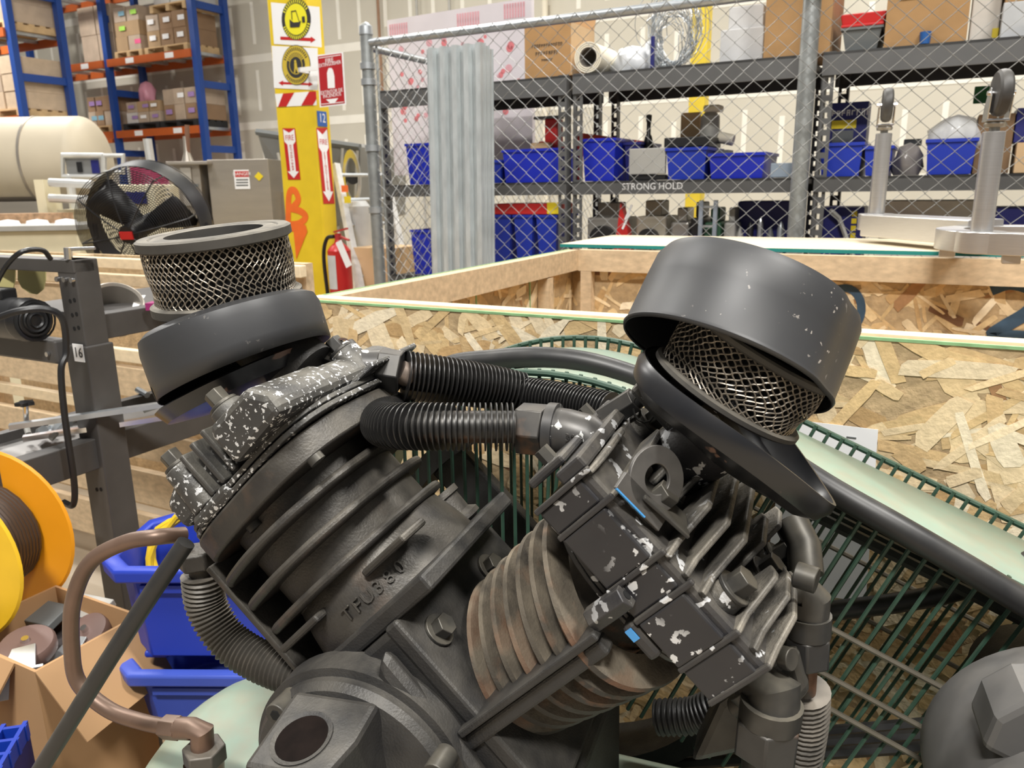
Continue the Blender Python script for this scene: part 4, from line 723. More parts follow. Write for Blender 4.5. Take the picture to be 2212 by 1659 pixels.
# cream machine bed and grating table
t = thing('machine_bed', 'long cream machine bed with grey top edge behind the boards', 'machine', at(100, 560, 5.0).xy.to_3d())
a_, b_ = at(-60, 500, 5.0), at(175, 560, 5.0); MB().box((a_.x-1, 5.0, 0), (b_.x, 5.6, a_.z)).build('bed', M_cr, t, 0, bevel=0.01); MB().box((a_.x-1, 4.96, a_.z), (b_.x+0.03, 5.62, a_.z+0.03)).build('top_edge', M_greym, t, 0)
for k in range(3):
    v = at(30+62*k, 490, 5.2); MB().lathe([(0, 0), (0.07, 0), (0.06, 0.025), (0, 0.035)], 18, T(v.x, 5.15, a_.z+0.03)).build('white_pad', M_white, t)
t = thing('cream_chute', 'pale cream sheet-metal chute beside the large tank', 'chute', at(100, 470, 5.7).xy.to_3d()); a_, b_ = at(72, 388, 5.7), at(110, 500, 5.7); MB().box((a_.x, 5.7, 0), (b_.x, 5.9, a_.z)).build('chute_body', M_cr, t, 0); a_, b_ = at(106, 390, 5.68), at(196, 470, 5.68); MB().box((a_.x, 5.72, 0), (b_.x, 5.9, at(0, 455, 5.7).z)).build('side_cabinet', M_cr, t, 0)
for qy in (394, 428): MB().cyl(at(108, qy, 5.6), at(200, qy+4, 5.6), 0.03, n=10).build('white_tube', MATS['white_tube'], t)
t = thing('chip_box', 'low box of tan wood chips on the cream machine bed', 'box', at(60, 480, 5.4)); a_, b_ = at(-40, 463, 5.4), at(130, 487, 5.4); MB().box((a_.x, 5.4, b_.z-0.05), (b_.x, 5.58, a_.z)).build('chips', mat('wood_chips', (0.42, 0.26, 0.15), 0.9, var=0.4, scale=30), t, 0)
# cream perforated machine seen through the fan
t = thing('yellowed_machine', 'yellowed perforated machine cover with blue sticker behind the fan', 'machine', at(290, 480, 5.1).xy.to_3d()); a_, b_ = at(205, 400, 5.1), at(345, 520, 5.1); MB().box((a_.x, 5.1, 0), (b_.x, 5.5, a_.z)).build('cover', M_cr, t, 0, bevel=0.01); a_, b_ = at(266, 415, 5.09), at(318, 440, 5.09); MB().box((a_.x, 5.085, b_.z), (b_.x, 5.098, a_.z)).build('blue_sticker', M_navy, t, 0)
# ================================================================== black drum fan
FD = 4.2; fc = at(290, 500, FD); FR = 0.315; fn_ = Vector((-0.10, -0.95, -0.22)).normalized(); FB = basis(fn_, fc)
fan = thing('drum_fan', 'large black drum fan with wire guard behind the left air filter', 'fan', (fc.x, fc.y, 0))
M_fan = mat('fan_black', (0.012, 0.012, 0.013), 0.4, var=0.1); M_fanw = mat('fan_wire', (0.03, 0.03, 0.033), 0.35, 0.5)
MB().lathe([(FR, -0.22), (FR+0.012, -0.22), (FR+0.012, -0.16), (FR+0.004, -0.12), (FR+0.004, -0.1), (FR, -0.1)], 48, FB, closed=True).build('drum_ring', M_fan, fan)
ringm = None
for k in range(26):
    r_ = 0.05+(FR-0.045)*k/25; z_ = 0.045*(1-(r_/FR)**2)*1.6
    for (zo, nm) in ((z_, 'guard_ring'), (-0.25-z_*0.5, 'guard_ring')):
        MB().tube([(r_*math.cos(a*0.13090), r_*math.sin(a*0.13090), zo) for a in range(48)], 0.0024, 3, closed=True, M=FB).build(nm, M_fanw, fan)
for k in range(8):
    a = k*math.pi/4+0.2; MB().tube([(r_*math.cos(a), r_*math.sin(a), 0.045*(1-(r_/FR)**2)*1.6+0.002) for r_ in (0.04, 0.12, 0.2, 0.27, FR)]+[(FR*math.cos(a), FR*math.sin(a), -0.16)], 0.004, 5, M=FB).build('guard_spoke', M_fan, fan)
for k in range(3):
    a = math.radians(18+120*k); b = MB(); vs = []
    for (r_, w0) in ((0.05, 0.04), (0.12, 0.075), (0.2, 0.10), (0.28, 0.12), (0.295, 0.09)):
        for s_ in (-1, 1): aa = a+s_*w0/r_*0.8; vs.append((r_*math.cos(aa), r_*math.sin(aa), -0.10+s_*0.035))
    b.add(vs, [(2*i, 2*i+1, 2*i+3, 2*i+2) for i in range(4)], FB); b.build('blade', M_fan, fan, 40, solid=0.004)
MB().cyl((0, 0, -0.2), (0, 0, 0.055), 0.05, n=20, M=FB).build('hub', M_fan, fan); MB().box((-0.035, -0.02, 0.074), (0.035, 0.02, 0.08), FB).build('red_badge', M_red, fan, 0); MB().lathe([(0, 0.0725), (0.045, 0.0725), (0.05, 0.06), (0.05, 0.05)], 20, FB).build('hub_cap', M_fan, fan)
b = MB(); b.tube([FB @ Vector((FR, 0.0, -0.16)), (fc.x+0.36, fc.y+0.1, 0.03), (fc.x-0.36, fc.y+0.1, 0.03), FB @ Vector((-FR, 0.0, -0.16))], 0.016, 8); b.build('stand', M_fan, fan)
# ================================================================== hopper, ladder, sheet metal near the column
M_hop = mat('hopper_grey', (0.25, 0.25, 0.24), 0.4, 0.5, var=0.15, scale=3)
hp = thing('sheet_metal_hopper', 'grey sheet-metal hopper standing behind the yellow column', 'hopper', at(640, 600, 7.2).xy.to_3d())
c = [at(555, 285, 7.2), at(778, 318, 6.9), at(778, 470, 6.9), at(700, 500, 7.0), at(600, 430, 7.2)]
b = MB(); vs = c+[v+Vector((0.3, 0.7, 0)) for v in c]; b.add(vs, [(4, 3, 2, 1, 0), (5, 6, 7, 8, 9)]+[(i, (i+1) % 5, 5+(i+1) % 5, 5+i) for i in range(5)]); b.build('hopper_wall', M_hop, hp, 0)
MB().tube([c[0], c[1]], 0.03, 6).build('rim', M_greyp, hp)
for (a_, b_) in (((600, 330), (640, 500)), ((740, 320), (735, 420)), ((772, 325), (765, 470))): MB().tube([at(*a_, 6.85), at(*b_, 6.85)], 0.012, 6).build('stiffener', M_greym, hp)
for (pa, qa) in ((600, 430), (740, 480)): v = at(pa, qa, 6.95); MB().box((v.x-0.03, v.y, 0), (v.x+0.03, v.y+0.06, v.z)).build('leg', M_hop, hp, 0)
MB().lathe([(0.10, 0), (0.14, 0), (0.14, 0.05), (0.10, 0.05)], 20, T(at(762, 385, 6.6)) @ rotm('X', 90), closed=True, fn=lambda p, a, r, z: (p[0]*0.5, p[1]*1.6, p[2])).build('hatch_frame', M_chrome, hp)
MB().cyl(at(762, 385, 6.62), at(762, 385, 6.6), 0.05, n=20).build('hatch', M_black, hp)
lad = thing('ladder_rail', 'white slanted ladder rail leaning behind the fire extinguisher', 'ladder', at(762, 560, 5.9).xy.to_3d()); A_, B_ = at(725, 355, 6.3), at(766, 560, 6.0)
B2 = A_+(B_-A_)*1.9
for off in (0, 0.35): MB().tube([A_+Vector((off*0.9, off, 0)), B2+Vector((off*0.9, off, 0))], 0.035, 4).build('rail', mat('white_rail', (0.70, 0.70, 0.68), 0.5, var=0.15, scale=20), lad, 0)
for k in range(7): v = A_+(B2-A_)*(0.06+0.14*k); MB().cyl(v, v+Vector((0.315, 0.35, 0)), 0.014, n=8).build('rung', M_galv, lad)
v = at(747, 415, 6.15); MB().box((v.x-0.02, v.y-0.06, v.z), (v.x+0.03, v.y-0.055, v.z+0.05)).build('orange_tag', M_or, lad, 0); v = at(752, 424, 6.15); MB().box((v.x-0.02, v.y-0.06, v.z-0.05), (v.x+0.03, v.y-0.055, v.z)).build('yellow_tag', M_yel, lad, 0)
t = carton('carton', 'brown carton on the floor behind the fire extinguisher', wx(765, 590, 4.75), wx(850, 590, 4.75), 4.75, 5.1, 0.0, wz(780, 535, 4.75), M_card2, True)
carton('carton', 'brown carton behind the fence near the fence corner', wx(855, 570, 4.72)+0.0, wx(888, 570, 4.72)+0.05, 5.4, 5.7, 0.0, wz(870, 520, 5.4), M_card2, False)
o = WB().lathe([(0, 0), (0.09, 0), (0.09, 0.3), (0.06, 0.34), (0, 0.34)], 16, T(wx(778, 510, 4.95), 4.95, wz(780, 535, 4.75))).build('canister', mat('white_jug', (0.5, 0.5, 0.48), 0.5), None); tag(o, 'pale jug standing on the carton behind the extinguisher', 'jug')
# ================================================================== lumber stack at the left, steel stand with the number 16
def atz(x, y, z): d = ray(x, y); return CAM+d*((z-CAMZ)/d.z)
lc = thing('lumber_crate', 'slatted pine crate behind the steel stand', 'crate', at(170, 640, 2.75).xy.to_3d())
LY = W.l(at(250, 620, 2.7)).y
def lx(p, q): return W.onp(p, q, LY)
LXM = lx(600, 620).x
for (q0, q1, m_, off) in ((562, 585, M_lumx, 0.10), (588, 612, M_lum, 0.0), (618, 675, M_lum, 0.02), (742, 768, M_lumx, 0.0), (778, 838, M_lum, 0.0), (862, 884, M_lumx, 0.03), (905, 960, M_lum, 0.0), (985, 1050, M_lum, 0.0), (1080, 1150, M_lum, 0.02)):
    za, zb = lx(160, q0).z, lx(160, q1).z
    WB().box((-4.2, LY+off, zb), (LXM, LY+off+0.03, za)).build('slat', m_, lc, 0, bevel=0.003)
for xx in (-3.6, -2.9, LXM-0.1): WB().box((xx, LY+0.135, 0), (xx+0.09, LY+0.17, lx(160, 560).z)).build('upright_board', M_lum, lc, 0)
WB().box((-4.2, LY+0.6, 0.0), (LXM-0.6, LY+0.63, lx(160, 590).z)).build('back_panel', M_osbb, lc, 0)
M_st = mat('dark_grey_steel', (0.075, 0.07, 0.066), 0.5, 0.2, var=0.15, scale=12)
M_holeshade = mat('hole_shade', (0.004, 0.004, 0.004), 0.9, var=0)  # near-black stands in for the shade inside holes, sockets and slots
SD = 1.8; stand = thing('steel_stand', 'dark grey steel conveyor stand with upright post numbered 16', 'stand', at(200, 1000, SD).xy.to_3d())
SF = Frame((0, 0, 0), PHI); sl_ = SF.l(at(168, 700, SD)); sy = sl_.y
def sp(p, q, dy=0.0): return SF.onp(p, q, sy+dy)
xa = sp(158, 690).x-0.033; xb2 = sp(158, 690).x+0.033; zt = sp(160, 562).z; zs = sp(180, 748).z
WB().box((xa, sy, 0.0), (xb2, sy+0.06, zt)).build('post', M_st, stand, 0, bevel=0.003)
WB().box((xa-0.006, sy-0.006, 0.0), (xb2+0.006, sy+0.066, zs)).build('post_sleeve', M_st, stand, 0, bevel=0.003)
hm = MB().cyl((0, 0.002, 0), (0, -0.0006, 0), 0.0052, n=12).mesh('bolt_hole', M_holeshade)
for (q, dy) in ((655, 0), (685, 0), (714, 0), (988, -0.006), (1052, -0.006)):
    for dx in (0.012, 0.028): inst('bolt_hole', hm, stand, W.M @ T((xa+xb2)/2+dx-0.012, sy+dy-0.0002, sp(180, q, dy).z+0.004*dx/0.02))
v = sp(199, 766, -0.006); xm_ = (xa+xb2)/2+0.012; WB().box((xm_-0.0185, sy-0.0075, v.z-0.021), (xm_+0.0185, sy-0.0062, v.z+0.021)).build('number_sticker', M_white, stand, 0); text('16', 0.034, M_ink, stand, W.M @ T(xm_, sy-0.0079, v.z) @ rotm('X', 90), sx=0.95)
WB().box((xa-0.5, sy-0.002, zt-0.03), (xb2, sy+0.05, zt)).build('top_beam', M_st, stand, 0, bevel=0.002)
for k in range(3): WB().hexa((xa+0.004+0.027*k, sy-0.0005, zt-0.045), (xa+0.004+0.027*k, sy-0.008, zt-0.045), 0.006, n=12).build('bolt', M_chrome, stand)
WB().box((xa-0.5, sy-0.03, sp(60, 770).z), (xa-0.007, sy+0.01, sp(60, 722).z)).build('motor_bracket', M_st, stand, 0, bevel=0.006); WB().cyl((xa-0.012-0.02, sy-0.031, sp(60, 750).z), (xa-0.032, sy-0.037, sp(60, 750).z), 0.006, n=10).build('bolt', M_chrome, stand)
# rails running back from the post
for (q0, hgt, name) in ((945, 0.075, 'side_rail'), (690, 0.06, 'side_rail')):
    z0 = sp(200, q0).z
    WB().box((xa+0.01, sy-0.55 if q0 > 800 else sy+0.06, z0-hgt), (xb2-0.01, sy+0.55, z0)).build(name, M_st, stand, 0, bevel=0.002)
zr = sp(200, 945).z
WB().box((xa-0.16, sy-0.55, zr-0.02), (xa+0.009, sy+0.5, zr-0.012)).build('tray_deck', mat('tray_steel', (0.22, 0.21, 0.20), 0.4, 0.6), stand, 0)
WB().box((xa-0.19, sy-0.55, zr-0.1), (xa-0.162, sy+0.5, zr+0.01)).build('side_rail', M_st, stand, 0)
WB().box((xa+0.012, sy+0.48, 0), (xb2-0.012, sy+0.54, sp(200, 690).z-0.061)).build('post', M_st, stand, 0)
zp = sp(200, 690).z
WB().box((xa-0.35, sy+0.07, zp-0.015), (xa+0.008, sy+0.55, zp-0.005)).build('table_plate', M_st, stand, 0)
# gearmotor on the stand, cables
t = thing('electric_motor', 'black ribbed electric motor on the steel stand at the left edge', 'motor', W.M @ sp(40, 730)); v = sp(30, 690, -0.06)
WB().cyl((v.x-0.25, sy-0.05, v.z), (v.x+0.03, sy-0.05, v.z), 0.05, n=24).build('motor_body', M_fan, t); WB().lathe([(0.05, 0), (0.052, 0.01), (0.046, 0.03), (0.02, 0.04), (0, 0.04)], 24, T(v.x+0.03, sy-0.05, v.z) @ rotm('Y', 90)).build('end_bell', M_fan, t)
for k in range(4): WB().lathe([(0.012+0.01*k, 0.0385), (0.016+0.01*k, 0.0425-0.002*k), (0.019+0.01*k, 0.036)], 20, T(v.x+0.031, sy-0.05, v.z) @ rotm('Y', 90)).build('vent_ring', M_black, t)
WB().box((v.x-0.12, sy-0.07, v.z+0.045), (v.x-0.02, sy-0.03, v.z+0.07)).build('terminal_box', M_fan, t, 0, bevel=0.004)
o = MB().tube(spline([at(-20, 640, 1.72), at(10, 580, 1.72), at(45, 545, 1.7), at(90, 540, 1.74), at(110, 560, 1.76)], 8), 0.0055, 8).build('power_cable', M_black); tag(o, 'thin black cable looping over the top beam of the steel stand', 'cable')
o = MB().tube(spline([at(-20, 692, 1.68), at(40, 672, 1.68), at(100, 668, 1.7), at(135, 690, 1.72), at(143, 760, 1.72), at(132, 800, 1.7), at(140, 900, 1.7), at(160, 1040, 1.7), at(158, 1090, 1.7), at(138, 1085, 1.72)], 8), 0.0075, 8).build('power_cable', M_black); tag(o, 'black cable running from the motor down beside the numbered post', 'cable')
t = thing('spray_nozzle', 'small chrome fitting on the top beam of the stand', 'fitting', at(148, 556, 1.8)); MB().cyl(at(148, 560, 1.8), at(146, 535, 1.8), 0.009, n=10).build('body', M_chrome, t); MB().cyl(at(150, 538, 1.8), at(205, 536, 1.8), 0.004, n=8).build('spout', M_chrome, t)
# pale yellow rubber flaps
for (pa, pb, lb) in ((-20, 32, 'pale yellow rubber flap hanging at the left edge'), (38, 98, 'pale yellow rounded flap hanging beside the cable')):
    c = [at(pa+(pb-pa)*u, qv, 1.95) for (u, qv) in ((0, 572), (1, 572), (1, 605), (0.92, 625), (0.7, 636), (0.45, 634), (0.15, 622), (0, 605))]
    b = MB(); n = len(c); b.add(c+[v+Vector((0, 0.004, 0)) for v in c], [tuple(range(n-1, -1, -1)), tuple(range(n, 2*n))]+[(i, (i+1) % n, n+(i+1) % n, n+i) for i in range(n)]); o = b.build('rubber_flap', mat('pale_yellow_rubber', (0.62, 0.55, 0.24), 0.6, var=0.05), None, 0); tag(o, lb, 'flap')
# steel ring, paper, small parts on the table
t = thing('steel_ring', 'open stainless ring with cast edge lying tilted on the stand', 'ring', at(245, 690, 2.0)); RB = basis((0.45, -0.45, 0.75), at(250, 668, 2.02)); MB().lathe([(0.052, -0.045), (0.056, -0.045), (0.060, 0.03), (0.064, 0.034), (0.060, 0.036), (0.055, 0.03)], 36, RB, closed=True).build('ring_wall', M_ss, t); MB().lathe([(0, -0.043), (0.053, -0.043)], 30, RB).build('ring_bottom', M_greym, t)
o = MB().add([at(292, 642, 2.2), at(385, 640, 2.35), at(350, 664, 2.0), at(285, 672, 1.95)], [(3, 2, 1, 0)]).build('paper_stack', M_white, None, 0, solid=0.01); tag(o, 'white papers lying on the stand right of the steel ring', 'papers')
o = MB().box((-0.02, -0.02, 0), (0.03, 0.02, 0.018), T(at(340, 668, 1.95))).build('magenta_tag', mat('magenta', (0.28, 0.02, 0.13), 0.6), None, 0); tag(o, 'small magenta marker on the papers', 'marker')
# metal offcuts on the lower tray
rnd = random.Random(31)
lbs = ['bright steel strip lying along the tray behind the numbered post', 'second bright steel strip on the tray']
for k in range(2): v = at(20+30*k, 930+25*k, 1.7+0.05*k); o = MB().box((0, 0, 0), (0.42, 0.02, 0.012), T(v) @ rotm('Z', 24) @ rotm('Y', -2)).build('steel_strip', M_chrome if k else M_galv, None, 0); tag(o, lbs[k], 'steel strip')
for k in range(16):
    p_ = rnd.uniform(60, 320); q_ = 985-0.33*p_+rnd.uniform(-22, 12); v = atz(p_, q_, zr+0.0)
    b = MB(); b.cyl((0, 0, 0.01), (rnd.uniform(-.04, .04), rnd.uniform(-.03, .03), 0.02), rnd.uniform(0.006, 0.014), n=8, M=T(v)); o = b.build('metal_offcut', M_galv if k % 2 else M_greym); tag(o, 'small loose metal offcut lying on the lower tray', 'offcut', 'metal offcuts on the tray')
t = thing('star_knob', 'black star knob on a steel stem above the tray', 'knob', at(57, 930, 1.75)); MB().cyl(at(57, 915, 1.75), at(55, 875, 1.75), 0.006, n=10).build('stem', M_chrome, t); MB().lathe([(0, 0), (0.018, 0), (0.018, 0.008), (0, 0.012)], 20, T(at(55, 875, 1.75)), fn=lambda p, a, r, z: (p[0]*(1+0.2*math.cos(5*a)), p[1]*(1+0.2*math.cos(5*a)), p[2])).build('knob', M_black, t)
# ================================================================== left foreground: spool, blue totes, carton, grid pallet
M_spy = mat('orange_plastic', (0.82, 0.33, 0.01), 0.5, var=0.06); M_spy2 = mat('yellow_flange', (0.85, 0.52, 0.02), 0.5, var=0.08, scale=14)
ax = Vector((0.15, 0.99, 0)).normalized(); SL = 0.15; s0 = at(-12, 1146, 1.6)-ax*SL; SB = basis(ax, s0)
spool = thing('cable_spool', 'orange and yellow plastic spool wound with brown cable at the left edge', 'spool', (s0.x, s0.y, s0.z-0.19))
for (z_, m_, nm) in ((0.0, M_spy2, 'flange'), (SL, M_spy, 'flange')):
    MB().lathe([(0.03, z_), (0.185, z_), (0.19, z_+0.004), (0.185, z_+0.009), (0.03, z_+0.009)], 48, SB, closed=True).build(nm, m_, spool)
M_brc = mat('brown_cable', (0.05, 0.035, 0.028), 0.4, var=0.15, scale=20)
hel = []
for k in range(14*24): a = k*2*math.pi/24; hel.append((0.115*math.cos(a), 0.115*math.sin(a), 0.013+(SL-0.02)*k/(14*24)))
MB().tube(hel, 0.0066, 6, M=SB).build('wound_cable', M_brc, spool); MB().lathe([(0.11, 0.009), (0.11, SL)], 30, SB).build('barrel', M_brc, spool)
b = MB(); b.box((s0.x-0.14, s0.y+0.10, 0), (s0.x+0.03, s0.y+0.20, s0.z-0.1905)); o = b.build('spool_table', M_st, None, 0); tag(o, 'dark steel box carrying the orange cable spool', 'box')
M_tote = mat('tote_blue', (0.018, 0.045, 0.40), 0.42, var=0.06, scale=6); M_tote2 = mat('tote_blue_light', (0.05, 0.09, 0.45), 0.42, var=0.05)
TF = Frame((0, 0, 0), math.radians(2.0))
def TB(): return MB(TF.M)
def tote(label, x0, y0, Lx, Ly, z0, z1, m_):
    t = thing('tote_bin', label, 'tote', TF.M @ Vector((x0+Lx/2, y0+Ly/2, z0)), 'stacked blue totes'); ch = 0.045; tp = 0.02
    def outl(i, z): return [(x0+ch+i, y0+i, z), (x0+Lx-ch-i, y0+i, z), (x0+Lx-i, y0+ch+i, z), (x0+Lx-i, y0+Ly-ch-i, z), (x0+Lx-ch-i, y0+Ly-i, z), (x0+ch+i, y0+Ly-i, z), (x0+i, y0+Ly-ch-i, z), (x0+i, y0+ch+i, z)]
    rings = [outl(tp, z0), outl(0.010, z1-0.035), outl(0.0, z1-0.03), outl(-0.012, z1-0.028), outl(-0.014, z1-0.004), outl(-0.008, z1), outl(0.008, z1), outl(0.012, z1-0.035), outl(tp+0.006, z0+0.006)]
    v = sum(rings, []); f = [tuple(range(7, -1, -1))]
    for k in range(len(rings)-1): f += [(k*8+i, k*8+(i+1) % 8, k*8+8+(i+1) % 8, k*8+8+i) for i in range(8)]
    f.append(tuple(range((len(rings)-1)*8, len(rings)*8))); TB().add(v, f).build('tote_body', m_, t, 30, bevel=0.004)
    for k in range(4): xx = x0+tp+0.02 + (Lx-2*tp-0.04-0.05)*(k % 2); yy = y0+tp+0.015+(Ly-2*tp-0.03-0.05)*(k//2); TB().box((xx, yy, z0-0.014), (xx+0.05, yy+0.05, z0)).build('foot', m_, t, 0, bevel=0.005)
    TB().box((x0+0.07, y0+0.002, z1-0.055), (x0+Lx-0.08, y0+0.014, z1-0.040)).build('stacking_rib', m_, t, 0)
    return t
TY = 1.31; p_ = TF.onp(200, 1225, TY); ZR = p_.z; TX = p_.x+0.012; TL = 0.40; TW = TF.onz(262, 1092, ZR).y-TY; TW = min(max(TW, 0.2), 0.25)
ZF = TF.onp(400, 1432, TY).z; ZF2 = TF.onp(400, 1585, TY).z
tote('upper blue tote with a coiled yellow hose inside', TX, TY, TL, TW, ZF, ZR, M_tote)
tote('lower blue tote under the other tote beside the compressor tank', TX-0.002, TY-0.004, TL+0.004, TW+0.006, ZF2, ZF-0.015, M_tote2)
o = TB().box((TX+0.05, TY+0.04, 0), (TX+TL-0.05, TY+TW-0.02, ZF2-0.0145)).build('floor_stand', mat('tan_board', (0.5, 0.36, 0.22), 0.8)); tag(o, 'tan block under the lower blue tote', 'block')
yc_ = TF.M @ Vector((TX+0.105, TY+0.13, 0)); hos = []
for k in range(60): a = k*2*math.pi/20; hos.append((yc_.x+0.075*math.cos(a)+0.006*math.sin(k), yc_.y+0.03*math.sin(a)+0.004*k/20, ZR-0.05+0.085*math.sin(a)+0.006*math.cos(k*1.3)))
o = MB().tube(hos, 0.0075, 8).build('yellow_hose', mat('yellow_hose', (0.72, 0.48, 0.02), 0.4)); tag(o, 'coiled yellow hose standing in the upper blue tote', 'hose')
o = lump('wrapped_part', 'pale crumpled wrap in the upper tote beside the ribbed hose', 'wrap', tuple(W.l(TF.M @ Vector((TX+0.27, TY+0.1, ZF+0.02)))), (0.10, 0.10, 0.16), mat('pale_wrap', (0.55, 0.58, 0.54), 0.5), 17)
# open carton with casters
bz = 0.66; c0 = W.onz(-40, 1440, bz); M_cb = mat('open_carton', (0.46, 0.27, 0.13), 0.85, var=0.08, scale=5)
f0 = W.onz(75, 1452, bz); b0 = W.onz(225, 1262, bz)
bx0, by0, bx1, by1 = f0.x-0.28, f0.y, f0.x, f0.y+0.22
t = thing('open_carton', 'open brown carton filled with casters beside the blue totes', 'box', wpt((bx0+bx1)/2, (by0+by1)/2, 0)); th = 0.006
for nm, a_, c_ in (('front_wall', (bx0, by0, 0), (bx1, by0+th, bz)), ('back_wall', (bx0, by1-th, 0), (bx1, by1, bz)), ('side_wall', (bx0, by0+th, 0), (bx0+th, by1-th, bz)), ('side_wall', (bx1-th, by0+th, 0), (bx1, by1-th, bz)), ('bottom', (bx0, by0, 0.002), (bx1, by1, 0.01))): WB().box(a_, c_).build(nm, M_cb, t, 0)
WB().add([(bx0, by0, bz), (bx1-0.06, by0, bz), (bx1-0.10, by0-0.07, bz-0.13), (bx0, by0-0.05, bz-0.12)], [(0, 1, 2, 3)]).build('flap', M_cb, t, 0, solid=0.004)
WB().add([(bx1, by0, bz), (bx1, by1, bz), (bx1+0.08, by1, bz-0.11), (bx1+0.09, by0+0.02, bz-0.13)], [(0, 1, 2, 3)]).build('flap', M_cb, t, 0, solid=0.004)
o = WB().box((bx0+0.01, by0+0.01, 0.0105), (bx1-0.01, by1-0.01, bz-0.09)).build('packing_filler', mat('dark_filler', (0.06, 0.05, 0.05), 0.9, var=0.4, scale=30), None, 0); tag(o, 'dark jumble of parts filling the open carton', 'packing', kind='stuff')
def loose_caster(label, px_, py_, z, rz, tilt, wr=0.052):
    p = atz(px_, py_, z); t = thing('caster', label, 'caster', p, 'casters in the open carton'); B = T(p) @ rotm('Z', rz) @ rotm('X', tilt)
    MB().lathe([(0, -0.018), (wr*0.6, -0.018), (wr*0.92, -0.016), (wr, -0.009), (wr, 0.009), (wr*0.92, 0.016), (wr*0.6, 0.018), (0, 0.018)], 28, B @ rotm('X', 90)).build('wheel', mat('brown_wheel', (0.16, 0.10, 0.085), 0.5, var=0.1), t)
    b = MB(B)
    for s_ in (-1, 1): b.prismy([(-0.02, -0.015), (0.02, -0.02), (0.03, -0.085), (-0.03, -0.085)], s_*0.022-0.002, s_*0.022+0.002)
    b.box((-0.045, -0.035, -0.092), (0.045, 0.035, -0.085)); b.build('fork', M_galv, t, 0, bevel=0.001); MB().cyl((0, -0.028, 0), (0, 0.028, 0), 0.007, n=10, M=B).build('axle', M_chrome, t)
loose_caster('brown caster with zinc fork lying nearest in the open carton', 60, 1400, bz-0.035, 200, 75); loose_caster('brown caster half hidden behind the copper pipe in the open carton', 195, 1370, bz-0.06, 160, 60, 0.045)
for k, (p_, q_, lb) in enumerate(((105, 1335, 'small grey steel bracket at the back of the open carton'), (190, 1320, 'wide grey steel plate at the back of the open carton'))): v = atz(p_, q_, bz-0.05); o = MB().box((-0.04-0.01*k, -0.03, 0), (0.04+0.015*k, 0.03, 0.018), T(v) @ rotm('Z', -20) @ rotm('X', 18)).build('steel_bracket', M_greyp if k == 0 else M_greym, None, 0, bevel=0.002); tag(o, lb, 'bracket')
# blue grid pallet in the corner
gz = 0.62; g0 = atz(20, 1600, gz); t = thing('grid_pallet', 'blue plastic grid pallet in the lower left corner', 'pallet', (g0.x, g0.y, 0)); GB = T(g0.x, g0.y, 0) @ rotm('Z', 12); M_gp = mat('grid_blue', (0.01, 0.05, 0.42), 0.4)
for k in range(7):
    MB().box((-0.2+k*0.034, -0.17, gz-0.03), (-0.2+k*0.034+0.007, 0.05, gz), GB).build('slat', M_gp, t, 0); MB().box((-0.2, -0.17+k*0.034, gz-0.03), (0.013, -0.17+k*0.034+0.007, gz-0.0005), GB).build('slat', M_gp, t, 0)
MB().box((-0.2, -0.17, 0), (0.01, 0.05, gz-0.031), GB).build('stack_body', M_navy, t, 0)
# ================================================================== V-twin air compressor (main subject)
DUST = (0.19, 0.17, 0.14)
M_case = mat('cast_black', (0.021, 0.021, 0.022), 0.5, 0.15, var=0.25, scale=30, dust=0.65, dustcol=(0.15, 0.137, 0.115), bump=0.14, bscale=400)
M_cyl = mat('cast_black_dusty', (0.024, 0.022, 0.021), 0.48, 0.2, var=0.3, scale=30, dust=0.85, dustcol=(0.19, 0.172, 0.142), rust=0.12, rustcol=(0.08, 0.05, 0.035), bump=0.12, bscale=350)
M_cyl2 = mat('cast_brown_dusty', (0.030, 0.027, 0.024), 0.6, 0.1, var=0.3, scale=30, dust=1.0, dustcol=(0.31, 0.26, 0.19), rust=0.8, rustcol=(0.16, 0.075, 0.04), bump=0.12, bscale=350)
M_hd = mat('head_paint_chipped', (0.030, 0.030, 0.032), 0.48, 0.1, var=0.15, scale=25, dust=0.9, dustcol=(0.22, 0.205, 0.17), chips=1.15, chipscale=190, bump=0.12, bscale=300)
M_hd2 = mat('head_paint_flaked', (0.022, 0.022, 0.026), 0.45, 0.1, var=0.1, scale=25, dust=0.75, dustcol=(0.20, 0.18, 0.145), chips=0.8, chipscale=55, bump=0.08, bscale=300)
M_fin2 = mat('head_fin_dusty', (0.03, 0.03, 0.03), 0.55, 0.1, var=0.2, scale=40, dust=1.0, dustcol=(0.30, 0.27, 0.22), chips=0.4, chipscale=80, bump=0.2, bscale=300)
M_bolt = mat('bolt_black', (0.03, 0.03, 0.03), 0.45, 0.3, var=0.2, scale=60, dust=0.9, dustcol=(0.20, 0.18, 0.14))
M_can = mat('canister_satin', (0.032, 0.033, 0.036), 0.46, 0.0, var=0.10, scale=12, dust=0.25, dustcol=(0.10, 0.095, 0.085), chips=0.12, chipscale=160, chipcol=(0.35, 0.32, 0.29))
M_canin = M_can
M_dish = mat('dish_gloss', (0.012, 0.013, 0.016), 0.3, 0.0, var=0.1, scale=12, dust=0.25, dustcol=(0.09, 0.08, 0.07), chips=0.35, chipscale=22, chipcol=(0.20, 0.12, 0.09))
M_gask = mat('filter_rubber', (0.045, 0.042, 0.038), 0.7, 0.0, var=0.2, scale=30, dust=1.0, dustcol=(0.26, 0.235, 0.19))
M_mesh = mat('filter_mesh', (0.27, 0.235, 0.19), 0.4, 0.5, var=0.35, scale=40)
M_pleat = mat('filter_pleat', (0.010, 0.009, 0.009), 0.9, var=0.3, scale=60)
